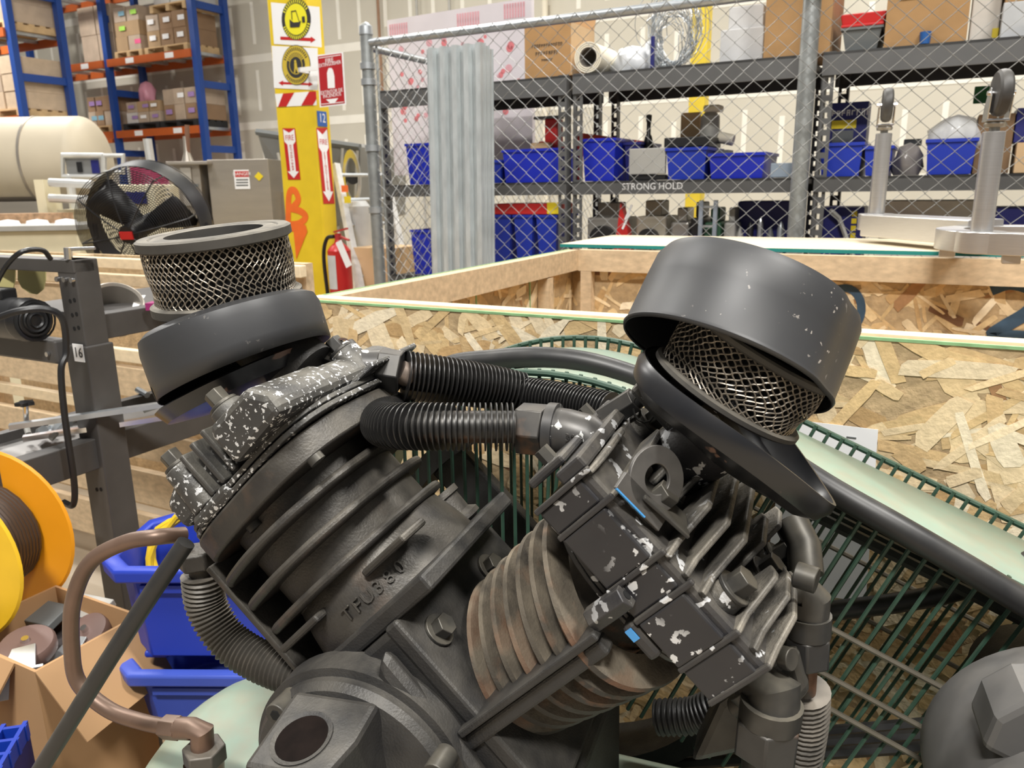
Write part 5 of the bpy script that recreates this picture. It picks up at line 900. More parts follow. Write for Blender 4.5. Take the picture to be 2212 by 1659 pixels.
M_finn = mat('fin_black', (0.014, 0.014, 0.015), 0.38, 0.2, var=0.2, scale=60, dust=0.35, dustcol=(0.12, 0.11, 0.09))
M_fit = mat('fitting_chipped', (0.05, 0.05, 0.052), 0.4, 0.3, var=0.25, scale=40, dust=0.5, dustcol=DUST, chips=1.1, chipscale=60, chipcol=(0.55, 0.55, 0.53))
M_nut = mat('nut_black', (0.035, 0.035, 0.036), 0.42, 0.3, var=0.2, scale=40, dust=0.6, dustcol=DUST, rust=0.25, rustcol=(0.20, 0.10, 0.05))
M_cop = mat('copper_brown', (0.17, 0.105, 0.075), 0.42, 0.45, var=0.25, scale=14, dust=0.4, dustcol=(0.25, 0.19, 0.145))
M_hose = mat('ribbed_hose', (0.06, 0.056, 0.05), 0.5, 0.2, var=0.2, scale=40, dust=0.9, dustcol=(0.24, 0.21, 0.17))
M_grp = mat('pale_green_paint', (0.27, 0.37, 0.29), 0.5, 0.0, var=0.16, scale=9, dust=0.75, dustcol=(0.33, 0.31, 0.23))
M_grw = mat('green_wire', (0.03, 0.075, 0.05), 0.45, 0.1, var=0.3, scale=25, dust=0.5, dustcol=(0.17, 0.20, 0.15))
M_rubb = mat('black_rubber', (0.014, 0.014, 0.015), 0.42, 0.0, var=0.1, scale=20, dust=0.5, dustcol=(0.10, 0.095, 0.085))
M_mot = mat('motor_grey', (0.10, 0.098, 0.096), 0.5, 0.1, var=0.1, scale=20, dust=0.4, dustcol=(0.25, 0.23, 0.2))
M_bluep = mat('blue_scrape', (0.06, 0.28, 0.62), 0.5)
KO = K.o
ac = thing('air_compressor', 'dusty black V-twin air compressor with finned cylinders and wire belt guard', 'air compressor', (KO.x, KO.y, 0.0))
def Kp(px_, py_, y): return K.onp(px_, py_, y)
def KB(): return MB(K.M)
q7 = math.sqrt(0.5)
RL = Matrix(((q7, 0, -q7, 0), (0, 1, 0, 0), (q7, 0, q7, 0), (0, 0, 0, 1))); RR = Matrix(((q7, 0, q7, 0), (0, 1, 0, 0), (-q7, 0, q7, 0), (0, 0, 0, 1)))
ML = K.M @ RL; MR = K.M @ RR
def LB(): return MB(ML)
def RB_(): return MB(MR)
def rsq(R_, n=40, e=3.2):     # rounded-square outline
    o = []
    for i in range(n):
        a = 2*math.pi*i/n; c, s_ = math.cos(a), math.sin(a); k = (abs(c)**e+abs(s_)**e)**(-1/e); o.append((R_*k*c, R_*k*s_))
    return o
def bolt(MM, p, r=0.009, h=0.012, parent=None, washer=True, m_=None):
    b = MB(MM); b.hexa(p, (p[0], p[1], p[2]+h), r)
    if washer: b.cyl((p[0], p[1], p[2]-0.002), (p[0], p[1], p[2]+0.002), r*1.45, n=20)
    return b.build('bolt', m_ or M_bolt, parent or ac, 30, bevel=0.0008)
# ---- crankcase
cc = KB().prismy([(-0.2015, 0.0315), (-0.053, 0.18), (0.127, 0.0), (0.13, -0.30), (-0.215, -0.30)], -0.125, 0.14).build('crankcase', M_case, ac, 0, bevel=0.008)
KB().prismy([(-0.10, -0.02), (-0.055, 0.165), (0.02, 0.085), (0.10, -0.02), (0.105, -0.30), (-0.10, -0.30)], -0.150, -0.124).build('front_ridge', M_case, cc, 0, bevel=0.012)
cv = KB().lathe([(0, -0.175), (0.085, -0.175), (0.112, -0.168), (0.118, -0.160), (0.118, -0.152), (0.126, -0.150), (0.128, -0.12)], 64, T(-0.085, 0, 0.015) @ Matrix(((1, 0, 0, 0), (0, 0, 1, 0), (0, -1, 0, 0), (0, 0, 0, 1)))).build('bearing_cover', M_case, ac, 30)
BZ = T(-0.085, -0.2, 0.0) @ rotm('X', 14) @ rotm('Y', -6)
KB().prism([(-0.045, -0.03), (0.040, -0.03), (0.052, 0.015), (0.052, 0.06), (-0.045, 0.06)], -0.10, 0.113, BZ).build('oil_filler_boss', M_case, cv, 0, bevel=0.006)
KB().lathe([(0.0255, 0.1135), (0.030, 0.1145), (0.030, 0.113), (0.0255, 0.05)], 32, BZ @ T(-0.003, 0.008, 0)).build('filler_lip', M_case, cv); KB().lathe([(0, 0.1137), (0.0252, 0.1137)], 28, BZ @ T(-0.003, 0.008, 0)).build('filler_hole_shade', mat('filler_shade', (0.008, 0.005, 0.004), 0.8, var=0.4, scale=60, spec=0.1), cv)  # flat dark disc paints the shade of the filler opening
for (x_, z_) in ((-0.155, 0.098), (0.018, 0.075), (-0.19, -0.02), (0.035, -0.03)):
    o = KB().cyl((x_, -0.155, z_), (x_, -0.186, z_), 0.012, n=20).build('socket_screw', M_bolt, cv, 40, bevel=0.001); KB().hexa((x_, -0.184, z_), (x_, -0.1866, z_), 0.0058).build('screw_socket', M_holeshade, cv, 0)
# ---- left cylinder
cyl = LB().lathe([(0.099, 0.18), (0.099, 0.37)], 48, T(0.026, 0, 0)).build('cylinder', M_cyl, ac)
LB().box((-0.112, -0.122, 0.1655), (0.158, 0.11, 0.185)).build('base_flange', M_case, cyl, 0, bevel=0.004)
FO = [(p.x, p.y) for p in spline([(-0.080, -0.088, 0), (-0.045, -0.112, 0), (0.02, -0.128, 0), (0.08, -0.115, 0), (0.122, -0.072, 0), (0.140, -0.01, 0), (0.130, 0.06, 0), (0.09, 0.105, 0), (0.03, 0.12, 0), (-0.04, 0.105, 0), (-0.080, 0.06, 0)], 5)]
for (t_, R_) in ((0.245, 0.97), (0.2825, 1.0), (0.319, 1.02)): LB().prism([(0.05+(x_-0.05)*(R_ if x_ > 0 else 1), y_*R_) for (x_, y_) in FO], t_-0.0055, t_+0.0055).build('cooling_fin', M_cyl, cyl, 50, bevel=0.004)
LB().lathe([(0.112, 0.184), (0.108, 0.21), (0.102, 0.236), (0.098, 0.243)], 56, T(0.03, 0, 0)).build('skirt', M_cyl, cyl)
LB().prism(rsq(0.126, 48, 3.0), 0.345, 0.374, T(0.040, 0, 0)).build('head_flange', M_cyl, cyl, 50, bevel=0.003)
for (a_, c_, e_) in ((-0.05, 0.02, 0), (0.085, 0.155, 1)): LB().box((a_, -0.122+0.022*e_, 0.218), (c_, -0.05, 0.227)).build('short_fin', M_cyl, cyl, 0, bevel=0.003)
LB().box((-0.086, -0.094, 0.186), (-0.078, -0.03, 0.350)).build('web_plate', M_cyl, cyl, 0, bevel=0.002)
for t_ in (0.205, 0.245, 0.2825, 0.319): LB().cyl((-0.086, -0.06, t_), (-0.108, -0.05, t_), 0.010, n=10).build('fin_stub', M_cyl2, cyl)
for k_, ch in enumerate('TFU380'):
    th_ = math.radians(8+7.6*k_); text(ch, 0.021, M_cyl, cyl, ML @ T(0.03+0.1108*math.sin(th_), -0.1108*math.cos(th_), 0.203) @ rotm('Z', math.degrees(th_)) @ rotm('X', 85), depth=0.0014)
for (a_) in (0.02, 0.14): LB().cyl((a_, -0.10, 0.338), (a_, -0.10, 0.3455), 0.009, n=14).build('stud_end', M_bolt, cyl)
for i, t_ in enumerate((0.3755, 0.3835)): LB().prism(rsq(0.124-0.002*i, 48, 3.6), t_, t_+0.006, T(0.050, 0, 0)).build('gasket_plate', M_hd, cyl, 50, bevel=0.001)
# ---- left head
hd = LB().prismy([(-0.05, 0.391), (0.172, 0.391), (0.172, 0.412), (0.155, 0.432), (-0.02, 0.438), (-0.05, 0.428)], -0.112, 0.125).build('cylinder_head', M_hd, ac, 0, bevel=0.009)
LB().prismy([(0.088, 0.389), (0.176, 0.389), (0.177, 0.412), (0.160, 0.434), (0.098, 0.437), (0.088, 0.43)], -0.138, -0.02).build('front_panel', M_hd, hd, 0, bevel=0.008)
for s_ in (0.028, 0.05, 0.072): LB().prismy([(s_-0.0035, 0.392), (s_+0.0035, 0.392), (s_+0.0035, 0.446), (s_-0.0035, 0.446)], -0.124, 0.1).build('head_rib', M_hd, hd, 0, bevel=0.002)
for (a_, y_, h_) in ((0.0, -0.105, 0.446), (0.108, -0.112, 0.446), (-0.028, 0.05, 0.442), (0.155, 0.05, 0.436)):
    LB().cyl((a_, y_, 0.391), (a_, y_, h_), 0.021, 0.018, n=24).build('bolt_boss', M_hd, hd, 40, bevel=0.002); bolt(ML, (a_, y_, h_+0.002), 0.011, 0.018, hd)
LB().box((-0.02, -0.126, 0.376), (0.05, -0.08, 0.392)).build('lug', M_hd, hd, 0, bevel=0.006)
# ---- right cylinder
cy2 = RB_().lathe([(0.072, 0.09), (0.072, 0.262), (0.084, 0.268), (0.088, 0.284)], 48, T(-0.04, 0, 0)).build('cylinder', M_cyl2, ac)
RB_().box((-0.168, -0.128, 0.082), (0.075, 0.125, 0.101)).build('base_flange', M_case, cy2, 0, bevel=0.004)
for i in range(7):
    t_ = 0.118+0.0235*i; R_ = 0.090+0.002*i
    RB_().lathe([(0.070, t_-0.005), (R_-0.004, t_-0.0055), (R_, t_-0.001), (R_-0.0015, t_+0.004), (0.070, t_+0.0065)], 56, T(-0.04, 0, 0) @ rotm('X', 7) @ T(0, 0, 0.0), fn=lambda p, a, r, z: (p[0], p[1], p[2]+0.010*math.sin(2*a+0.6)*(1 if r > 0.08 else 0.4))).build('cooling_fin', M_cyl2, cy2, 50)
RB_().box((-0.046, -0.138, 0.075), (-0.038, -0.06, 0.268)).build('web_plate', M_case, cy2, 0, bevel=0.002)
RB_().box((-0.036, -0.13, 0.06), (-0.02, -0.11, 0.262)).build('web_rib', M_case, cy2, 0, bevel=0.003)
for y_ in (-0.088, 0.055): bolt(MR, (-0.128, y_, 0.103), 0.0125, 0.014, cy2)
for i, (t_, R_) in enumerate(((0.276, 0.101), (0.283, 0.103), (0.289, 0.104))): RB_().prism(rsq(R_, 48, 2.8), t_, t_+0.0052, T(-0.04, 0, 0)).build('gasket_plate', M_hd2, cy2, 50, bevel=0.001)
# ---- right head
h2 = RB_().prism([(-0.157, -0.117), (0.073, -0.117), (0.073, 0.115), (-0.157, 0.115)], 0.2955, 0.362).build('cylinder_head', M_hd2, ac, 0, bevel=0.006)
RS = [-0.157, -0.126, -0.062, -0.027, 0.030, 0.073]
for i, s_ in enumerate(RS[:-1] + [0.068]): RB_().box((s_-0.0028, -0.1225, 0.297), (s_+0.0028, -0.116, 0.366)).build('face_rib', M_hd2, h2, 0, bevel=0.0015)
for i in range(5):
    d_ = (0.0, 0.002, 0.0, 0.003, 0.001)[i]; RB_().box((RS[i]+0.003, -0.1195-d_, 0.299), (RS[i+1]-0.003, -0.112, 0.352)).build('face_panel', mat('face_panel_paint', (0.020, 0.020, 0.024), 0.42, 0.1, var=0.06, scale=20, dust=0.4, dustcol=(0.14, 0.13, 0.11), chips=1.1, chipscale=75) , h2, 0, bevel=0.002)
def fin(s_, y0, y1, t0, t1, th=0.0058, nm='cooling_fin'):
    R90 = Matrix(((0, 0, 1, 0), (1, 0, 0, 0), (0, 1, 0, 0), (0, 0, 0, 1)))   # local x->y, y->t, z->s
    if y0 < -0.1: poly = [(y0, t0), (y1, t0), (y1, t1-0.006), (y1-0.02, t1), (y0+0.052, t1), (y0+0.018, t0+0.014), (y0-0.004, t0+0.006)]
    else: poly = [(y0, t0), (y1, t0), (y1, t1-0.006), (y1-0.02, t1), (y0+0.022, t1), (y0, t0+0.012)]
    RB_().prism(poly, s_-th/2, s_+th/2, R90).build(nm, M_fin2, h2, 0, bevel=0.0016)
for (s_, y0, y1, t1) in ((-0.154, -0.117, 0.0, 0.376), (-0.126, -0.117, 0.03, 0.392), (-0.100, -0.04, 0.06, 0.396), (-0.074, -0.04, 0.10, 0.402), (-0.056, -0.117, 0.105, 0.404), (-0.034, -0.117, 0.11, 0.406), (-0.013, -0.117, 0.11, 0.407), (0.010, -0.05, 0.05, 0.406), (0.030, -0.117, -0.035, 0.404), (0.030, 0.03, 0.11, 0.404), (0.050, -0.117, 0.0, 0.400), (0.068, -0.117, 0.03, 0.392)): fin(s_, y0, y1, 0.360, t1)
for (s_, y_) in ((-0.092, -0.085), (0.008, -0.088), (0.042, -0.002), (-0.085, 0.03), (0.058, 0.06), (-0.135, 0.06)):
    RB_().cyl((s_, y_, 0.358), (s_, y_, 0.374), 0.019, 0.017, n=22).build('bolt_boss', M_fin2, h2, 40); bolt(MR, (s_, y_, 0.376), 0.0125, 0.018, h2)
# lifting eye
EB = MR @ T(-0.092, -0.088, 0.400) @ rotm('Z', 14) @ rotm('X', -4)
b = MB(EB); b.box((-0.02, -0.02, -0.0215), (0.035, 0.02, -0.018)); b.build('eye_base', M_bolt, h2, 0, bevel=0.001)
def eyefn(p, a, r, z): return p
ey = MB(EB @ T(-0.018, 0.0, -0.006) @ rotm('X', 48) @ rotm('Y', 10)); ey.lathe([(0.0135, -0.0022), (0.030, -0.0022), (0.030, 0.0022), (0.0135, 0.0022)], 36, closed=True); ey.box((-0.03, -0.034, -0.0022), (0.03, -0.016, 0.0022)); ey.build('lifting_eye', mat('eye_steel', (0.10, 0.095, 0.09), 0.45, 0.4, var=0.25, scale=40, dust=0.3, rust=0.4), h2, 40, bevel=0.0008)
MB(EB @ T(-0.018, 0.0, -0.006) @ rotm('X', 48) @ rotm('Y', 10)).box((-0.029, -0.0345, 0.0), (0.01, -0.033, 0.0026)).build('blue_scrape', M_bluep, h2, 0)
RB_().hexa((-0.052, -0.122, 0.268), (-0.052, -0.124, 0.312), 0.0125).build('hex_stub', M_hd2, h2, 30, bevel=0.001); RB_().cyl((-0.052, -0.124, 0.310), (-0.052, -0.124, 0.3125), 0.0045, n=14).build('stub_hole', M_holeshade, h2)
RB_().box((-0.03, -0.121, 0.282), (0.01, -0.10, 0.296)).build('lug', M_hd2, h2, 0, bevel=0.004)
RB_().box((-0.026, -0.1225, 0.284), (-0.014, -0.1205, 0.291)).build('blue_scrape', M_bluep, h2, 0)
# ---- air filters
def filt(MM, R_, H, ri, parent, seed, ring=0.011, crush=0.5, nw=60):
    rnd = random.Random(seed)
    def wob(a, z): return 1-0.05*crush*math.exp(-((z-0.25*H)/(0.2*H))**2)*(0.5+0.5*math.sin(3*a+1.0))+0.012*crush*math.sin(7*a+z*90)
    core = MB(MM).lathe([(R_*0.9, ring*0.6), (R_*0.9, H-ring*0.6)], 80, fn=lambda p, a, r, z: (p[0]*(0.93+0.07*math.cos(40*a)), p[1]*(0.93+0.07*math.cos(40*a)), p[2])).build('pleats', M_pleat, parent, 60)
    inn = MB(MM).lathe([(ri, 0.002), (ri, H-0.002)], 48).build('inner_tube', M_pleat, parent)
    b = MB(MM); nz = 7
    for dr in (1, -1):
        for k in range(nw):
            pts = []
            for j in range(nz*6+1):
                z = ring*0.8+(H-1.6*ring)*j/(nz*6); ph = j/6.0; a = 2*math.pi/nw*(k+dr*(0.5*(1-math.cos(math.pi*ph))-0.5)*0.96)
                # wave between neighbours like expanded metal
                zz = z/H; a += 0.06*crush*math.sin(11*zz+k*0.21)*math.exp(-((zz-0.25)/0.25)**2)
                rr = R_*0.965*wob(a, z)
                pts.append((rr*math.cos(a), rr*math.sin(a), z))
            b.tube(pts, 0.00075, 4, caps=False)
    b.build('expanded_mesh', M_mesh, parent, 60)
    for (z0, z1) in ((0, ring), (H-ring, H)):
        MB(MM).lathe([(ri-0.004, z0+0.001), (ri+0.002, z0), (R_-0.001, z0), (R_+0.002, z0+0.002), (R_+0.002, z1-0.002), (R_-0.001, z1), (R_*0.86, z1-0.0006), (R_*0.84, z1-0.0022), (R_*0.80, z1-0.0006), (ri+0.002, z1), (ri-0.004, z1-0.001)], 72, closed=True).build('end_ring', M_gask, parent)
def kv(v): return (K.M.to_3x3() @ Vector(v)).normalized()
LFc = K.M @ Kp(494, 648, 0.0); LFM = basis(kv((-0.05, -0.10, 1)), LFc-kv((-0.05, -0.10, 1))*0.006, K.x)
lf_ = thing('air_filter', 'round air filter element with diamond wire mesh resting on the dented left canister', 'air filter', LFM.to_translation())
filt(LFM, 0.0825, 0.086, 0.058, lf_, 5, 0.013, 0.9, 62)
# left canister: dented inverted cup on a base dish
lu = kv((-0.33, 0.06, 0.93)); LC0 = K.M @ Kp(530, 800, 0.0); LCM = basis(lu, LC0, K.x)
def dentL(p, a, r, z):
    x, y, zz = p; front = max(0, -math.sin(a)); k = z/0.07
    rr = 1.0 - 0.03*max(0, math.cos(a-3.6))**6*k + 0.02*math.cos(2*a+0.5)
    zz += 0.010*math.cos(a)*(1-k) * (1 if r > 0.05 else 0)
    cr = math.exp(-((a-3.95)/0.16)**2)                     # crease at the front left
    rr -= 0.06*cr*(1-k)
    if k < 0.05 and r > 0.09: zz += 0.022*math.exp(-((a-3.80)/0.13)**2)
    if k > 0.5: zz -= 0.014*max(0, math.cos(a-2.2))
    return (x*rr, y*rr, zz)
lc_ = MB(LCM).lathe([(0.106, 0.0), (0.1065, 0.02), (0.107, 0.05), (0.104, 0.062), (0.095, 0.068), (0.05, 0.069), (0.001, 0.069)], 96, fn=dentL).build('filter_canister', M_can, ac, 40, solid=0.0018)
LDM = basis(kv((-0.45, 0.0, 0.9)), K.M @ Kp(520, 838, 0.0), K.x)
MB(LDM).lathe([(0.001, -0.012), (0.05, -0.012), (0.090, -0.004), (0.098, 0.012), (0.094, 0.014), (0.086, 0.0), (0.001, -0.006)], 56).build('canister_base', M_dish, ac)
MB(ML).cyl((0.12, 0.02, 0.44), (0.10, 0.02, 0.53), 0.04, n=24).build('intake_neck', M_case, ac)
KB().tube([Kp(404, 640, 0.0), Kp(404, 690, 0.0)], 0.0035, 8).build('filter_stud', M_bolt, ac)
# right side: dish, filter, tilted canister
db = kv((0.60, 0.08, 0.80)); DC = K.M @ Kp(1578, 935, 0.0); DM = basis(db, DC, K.x)
MB(DM).lathe([(0.001, -0.018), (0.06, -0.018), (0.088, -0.013), (0.104, -0.003), (0.109, 0.010), (0.107, 0.019), (0.104, 0.019), (0.101, 0.007), (0.09, -0.004), (0.001, -0.009)], 72, fn=lambda p, a, r, z: (p[0]*(1.0+0.05*math.cos(2*a)), p[1], p[2]+(0.008*math.cos(a*2+2.6) if r > 0.08 else 0))).build('canister_base', M_dish, ac)
MB(K.M).cyl(Kp(1455, 1000, 0.02), Kp(1560, 940, 0.0), 0.036, 0.034, n=28).build('intake_neck', M_hd2, ac)
fu = kv((0.50, 0.06, 0.86)); FCm = basis(fu, K.M @ Kp(1572, 846, 0.0)-fu*0.006, K.x)
rf = MB(FCm).lathe([(0.03, 0.004), (0.055, 0.004), (0.055, 0.058), (0.03, 0.058)], 32, closed=True).build('air_filter', M_pleat, ac)
filt(FCm, 0.0745, 0.062, 0.050, rf, 9, 0.008, 1.5, 50)
cu = kv((0.30, 0.47, 0.83)); CC0 = K.M @ Kp(1562, 792, 0.0); CM = basis(cu, CC0, K.x)
def dentR(p, a, r, z):
    k = z/0.085; d = math.exp(-((a-5.9)/0.2)**2)*0.05; rr = 1-d*(0.7+0.3*k)+0.012*math.cos(2*a)
    return (p[0]*rr, p[1]*rr, p[2])
MB(CM).lathe([(0.0995, 0.0), (0.101, 0.003), (0.0995, 0.006), (0.099, 0.05), (0.098, 0.074), (0.094, 0.083), (0.085, 0.086), (0.03, 0.0865), (0.001, 0.0865)], 96, fn=dentR).build('filter_canister', M_can, ac, 40, solid=0.0018)
# ---- finned intercooler tubes
fdisc = MB().lathe([(0.3, -0.0007), (1.0, -0.0007), (1.0, 0.0007), (0.3, 0.0007)], 40, closed=True).mesh('cooling_fin', M_finn, 40)
def finned(pts, R_, pitch, core, name='intercooler_tube'):
    P = spline([K.M @ Vector(p) for p in pts], 10); o = MB().tube(P, core, 16).build(name, M_nut, ac)
    d = [0]
    for i in range(1, len(P)): d.append(d[-1]+(P[i]-P[i-1]).length)
    L = d[-1]; n = int(L/pitch)
    for k in range(n):
        s_ = (k+0.5)*pitch; i = max(j for j in range(len(P)-1) if d[j] <= s_); u = (s_-d[i])/(d[i+1]-d[i]); p = P[i].lerp(P[i+1], u); t_ = (P[i+1]-P[i]).normalized()
        r_ = R_ if not callable(R_) else R_(s_/L)
        inst('cooling_fin', fdisc, o, basis(t_, p) @ Matrix.Diagonal((r_, r_, 1, 1)))
    return o
finned([Kp(1112, 922, -0.03), Kp(1000, 922, -0.05), Kp(900, 921, -0.06), Kp(850, 920, -0.05), Kp(826, 915, -0.02), Kp(832, 900, 0.04), Kp(850, 885, 0.09)], 0.0245, 0.0054, 0.0165)
finned([Kp(872, 812, 0.08), Kp(960, 822, 0.11), Kp(1060, 836, 0.15), Kp(1130, 850, 0.175)], lambda u: 0.031-0.004*u, 0.0056, 0.017)
finned([Kp(1128, 850, 0.175), Kp(1230, 868, 0.15), Kp(1330, 890, 0.12)], 0.0225, 0.0050, 0.014)
# right elbow with hex nut
KB().tube([Kp(1190, 930, -0.01), Kp(1225, 934, -0.012), Kp(1262, 944, -0.012), Kp(1292, 970, -0.012), Kp(1305, 1010, -0.012)], [0.0245, 0.024, 0.0245, 0.026, 0.027], 24).build('elbow_fitting', M_fit, ac)
KB().tube([Kp(1184, 929, -0.01), Kp(1204, 931, -0.01)], 0.0285, 24).build('elbow_collar', M_fit, ac)
v = Kp(1232, 946, -0.037); text('30', 0.011, M_fit, ac, K.M @ T(v.x, v.y-0.001, v.z) @ rotm('X', 90), depth=0.0008)
KB().hexa(Kp(1122, 924, -0.01), Kp(1180, 929, -0.01), 0.0275).build('hex_nut', M_nut, ac, 30, bevel=0.0015); KB().cyl(Kp(1090, 921, -0.026), Kp(1124, 924, -0.012), 0.0155, n=20).build('tube_neck', M_hose, ac)
# left tee with safety valve
KB().tube([Kp(728, 790, 0.05), Kp(760, 792, 0.055), Kp(800, 795, 0.06), Kp(822, 797, 0.065)], [0.019, 0.021, 0.0215, 0.0235], 24).build('tee_fitting', M_fit, ac)
KB().hexa(Kp(818, 797, 0.064), Kp(866, 804, 0.072), 0.0275).build('hex_nut', M_nut, ac, 30, bevel=0.0015); KB().cyl(Kp(864, 803, 0.072), Kp(888, 814, 0.08), 0.0145, n=20).build('tube_neck', mat('bare_pipe', (0.30, 0.24, 0.20), 0.45, 0.5, var=0.25, scale=30), ac)
KB().cyl(Kp(745, 745, 0.06), Kp(782, 800, 0.055), 0.012, 0.018, n=18).build('tee_branch', M_fit, ac); KB().tube([Kp(745, 815, 0.03), Kp(760, 830, 0.03)], 0.012, 14).build('socket_screw', M_fit, ac)
sv = KB().hexa(Kp(708, 770, 0.05), Kp(752, 785, 0.05), 0.0125).build('safety_valve', M_bolt, ac, 30, bevel=0.001); KB().cyl(Kp(686, 756, 0.05), Kp(700, 765, 0.05), 0.004, n=10).build('valve_pin', M_bolt, sv); vv = K.M @ Kp(740, 750, 0.05); MB().lathe([(0.0085, -0.0016), (0.011, -0.0016), (0.011, 0.0016), (0.0085, 0.0016)], 24, basis(kv((0.5, -0.8, 0.3)), vv), closed=True).build('pull_ring', mat('rusty_ring', (0.10, 0.06, 0.05), 0.5, 0.4), sv)
LB().prism([(0.13, -0.02), (0.195, 0.02), (0.20, 0.12), (0.13, 0.12)], 0.3885, 0.395).build('cover_plate', M_hd, hd, 0, bevel=0.002)
# right valve behind
KB().hexa(Kp(1305, 905, 0.05), Kp(1372, 862, 0.05), 0.0145).build('unloader_valve', M_nut, ac, 30, bevel=0.001); KB().cyl(Kp(1368, 866, 0.05), Kp(1392, 850, 0.05), 0.011, n=16).build('valve_cap', M_nut, ac); MB(K.M).tube([Vector(Kp(1392, 880, 0.04))+Vector((0.012*math.cos(a*0.5236), 0, 0.016*math.sin(a*0.5236))) for a in range(12)], 0.0015, 5, closed=True).build('valve_ring', M_bolt, ac)
# flange block between elbow and right head, long cover plate with bolts
RB_().box((-0.172, -0.118, 0.335), (-0.158, 0.11, 0.366)).build('valve_plate', M_hd2, h2, 0, bevel=0.003); RB_().box((-0.182, -0.10, 0.30), (-0.173, 0.10, 0.345)).build('valve_plate', M_hd2, h2, 0, bevel=0.003)
for (y_, t_) in ((-0.08, 0.325), (0.0, 0.325), (0.07, 0.325)): RB_().hexa((-0.182, y_, t_), (-0.196, y_, t_), 0.008).build('bolt', M_bolt, h2, 30)
RB_().box((-0.178, 0.0, 0.40), (-0.12, 0.03, 0.425)).build('clamp', M_fin2, h2, 0, bevel=0.004); RB_().hexa((-0.15, 0.012, 0.425), (-0.15, 0.012, 0.445), 0.010).build('bolt', M_bolt, h2, 30)
# cylinder stub neck between the fins of the left bank (oil breather)
KB().lathe([(0.024, 0), (0.026, 0.012), (0.034, 0.016), (0.034, 0.022), (0.026, 0.028), (0.026, 0.05), (0.03, 0.052), (0.03, 0.06), (0, 0.06)], 26, T(Kp(985, 1130, 0.08)) @ rotm('Y', -42) @ T(0, 0, -0.02)).build('breather_cap', M_cyl, ac, 40)
v = Kp(940, 1090, 0.045); text('CH', 0.012, M_cyl, ac, K.M @ T(v.x, v.y, v.z) @ rotm('X', 90) @ rotm('Z', 30), depth=0.0008)
# ---- ribbed hoses
def ribbed(pts, R_, pitch, name='ribbed_hose', m_=None):
    P = spline([K.M @ Vector(p) for p in pts], 24); rr = []; d = 0
    Q = [P[0]]; 
    # resample finely
    tot = sum((P[i+1]-P[i]).length for i in range(len(P)-1)); n = int(tot/(pitch/6)); out = []; acc = 0; i = 0; seg = (P[1]-P[0]).length
    for k in range(n+1):
        s_ = tot*k/n
        while i < len(P)-2 and acc+seg < s_: acc += seg; i += 1; seg = (P[i+1]-P[i]).length
        out.append(P[i].lerp(P[i+1], min(1, (s_-acc)/max(seg, 1e-9)))); rr.append(R_*(1+0.075*math.cos(2*math.pi*s_/pitch)))
    return MB().tube(out, rr, 20).build(name, m_ or M_hose, ac, 60)
ribbed([Kp(436, 1240, -0.05), Kp(447, 1310, -0.05), Kp(490, 1380, -0.05), Kp(555, 1425, -0.05), Kp(645, 1462, -0.05)], 0.0235, 0.0062)
KB().cyl(Kp(430, 1215, -0.05), Kp(437, 1248, -0.05), 0.014, n=16).build('hose_stub', M_cyl2, ac); KB().hexa(Kp(425, 1185, -0.05), Kp(432, 1222, -0.05), 0.026).build('hose_clamp', M_cyl, ac, 30, bevel=0.003)
KB().tube([Kp(640, 1462, -0.05), Kp(665, 1470, -0.05)], 0.02, 16).build('hose_stub', M_cyl2, ac)
ribbed([Kp(1738, 1490, 0.02), Kp(1735, 1560, 0.03), Kp(1715, 1680, 0.04)], 0.024, 0.0066)
ribbed([Kp(1560, 1520, 0.14), Kp(1500, 1545, 0.14), Kp(1420, 1550, 0.14)], 0.022, 0.007, m_=M_rubb)
# right-hand outlet fittings
KB().tube([Kp(1612, 1498, -0.04), Kp(1650, 1478, -0.05), Kp(1672, 1488, -0.055), Kp(1668, 1540, -0.06)], [0.014, 0.022, 0.025, 0.025], 22).build('elbow_fitting', M_bolt, ac); KB().tube([Kp(1668, 1515, -0.06), Kp(1662, 1555, -0.06)], 0.0285, 24).build('elbow_collar', M_bolt, ac)
KB().hexa(Kp(1660, 1552, -0.06), Kp(1652, 1622, -0.06), 0.0315).build('hex_nut', M_nut, ac, 30, bevel=0.002); KB().cyl(Kp(1655, 1618, -0.06), Kp(1645, 1720, -0.06), 0.0215, n=20).build('outlet_pipe', M_bolt, ac)
KB().tube([Kp(1712, 1280, 0.0), Kp(1735, 1272, 0.0), Kp(1748, 1290, 0.0), Kp(1745, 1340, 0.0)], [0.014, 0.018, 0.02, 0.0195], 20).build('elbow_fitting', M_bolt, ac); KB().tube([Kp(1746, 1325, 0.0), Kp(1744, 1368, 0.0)], 0.022, 22).build('elbow_collar', M_bolt, ac); KB().hexa(Kp(1744, 1368, 0.0), Kp(1742, 1430, 0.0), 0.0235).build('hex_nut', M_nut, ac, 30, bevel=0.002); KB().cyl(Kp(1742, 1428, 0.0), Kp(1738, 1492, 0.01), 0.011, n=16).build('tube_neck', M_cyl2, ac)
for (a_, c_, r_) in (((1588, 1530), (1625, 1512), 0.011), ((1690, 1420), (1712, 1425), 0.011), ((1718, 1240), (1765, 1255), 0.012), ((1600, 1490), (1640, 1540), 0.014)): KB().cyl(Kp(*a_, -0.045), Kp(*c_, -0.05), r_, n=16).build('screw_end', M_bolt, ac, 40, bevel=0.001)
KB().tube([Kp(1710, 1130, 0.08), Kp(1735, 1180, 0.06), Kp(1740, 1240, 0.04)], 0.018, 14).build('manifold_pipe', M_bolt, ac)
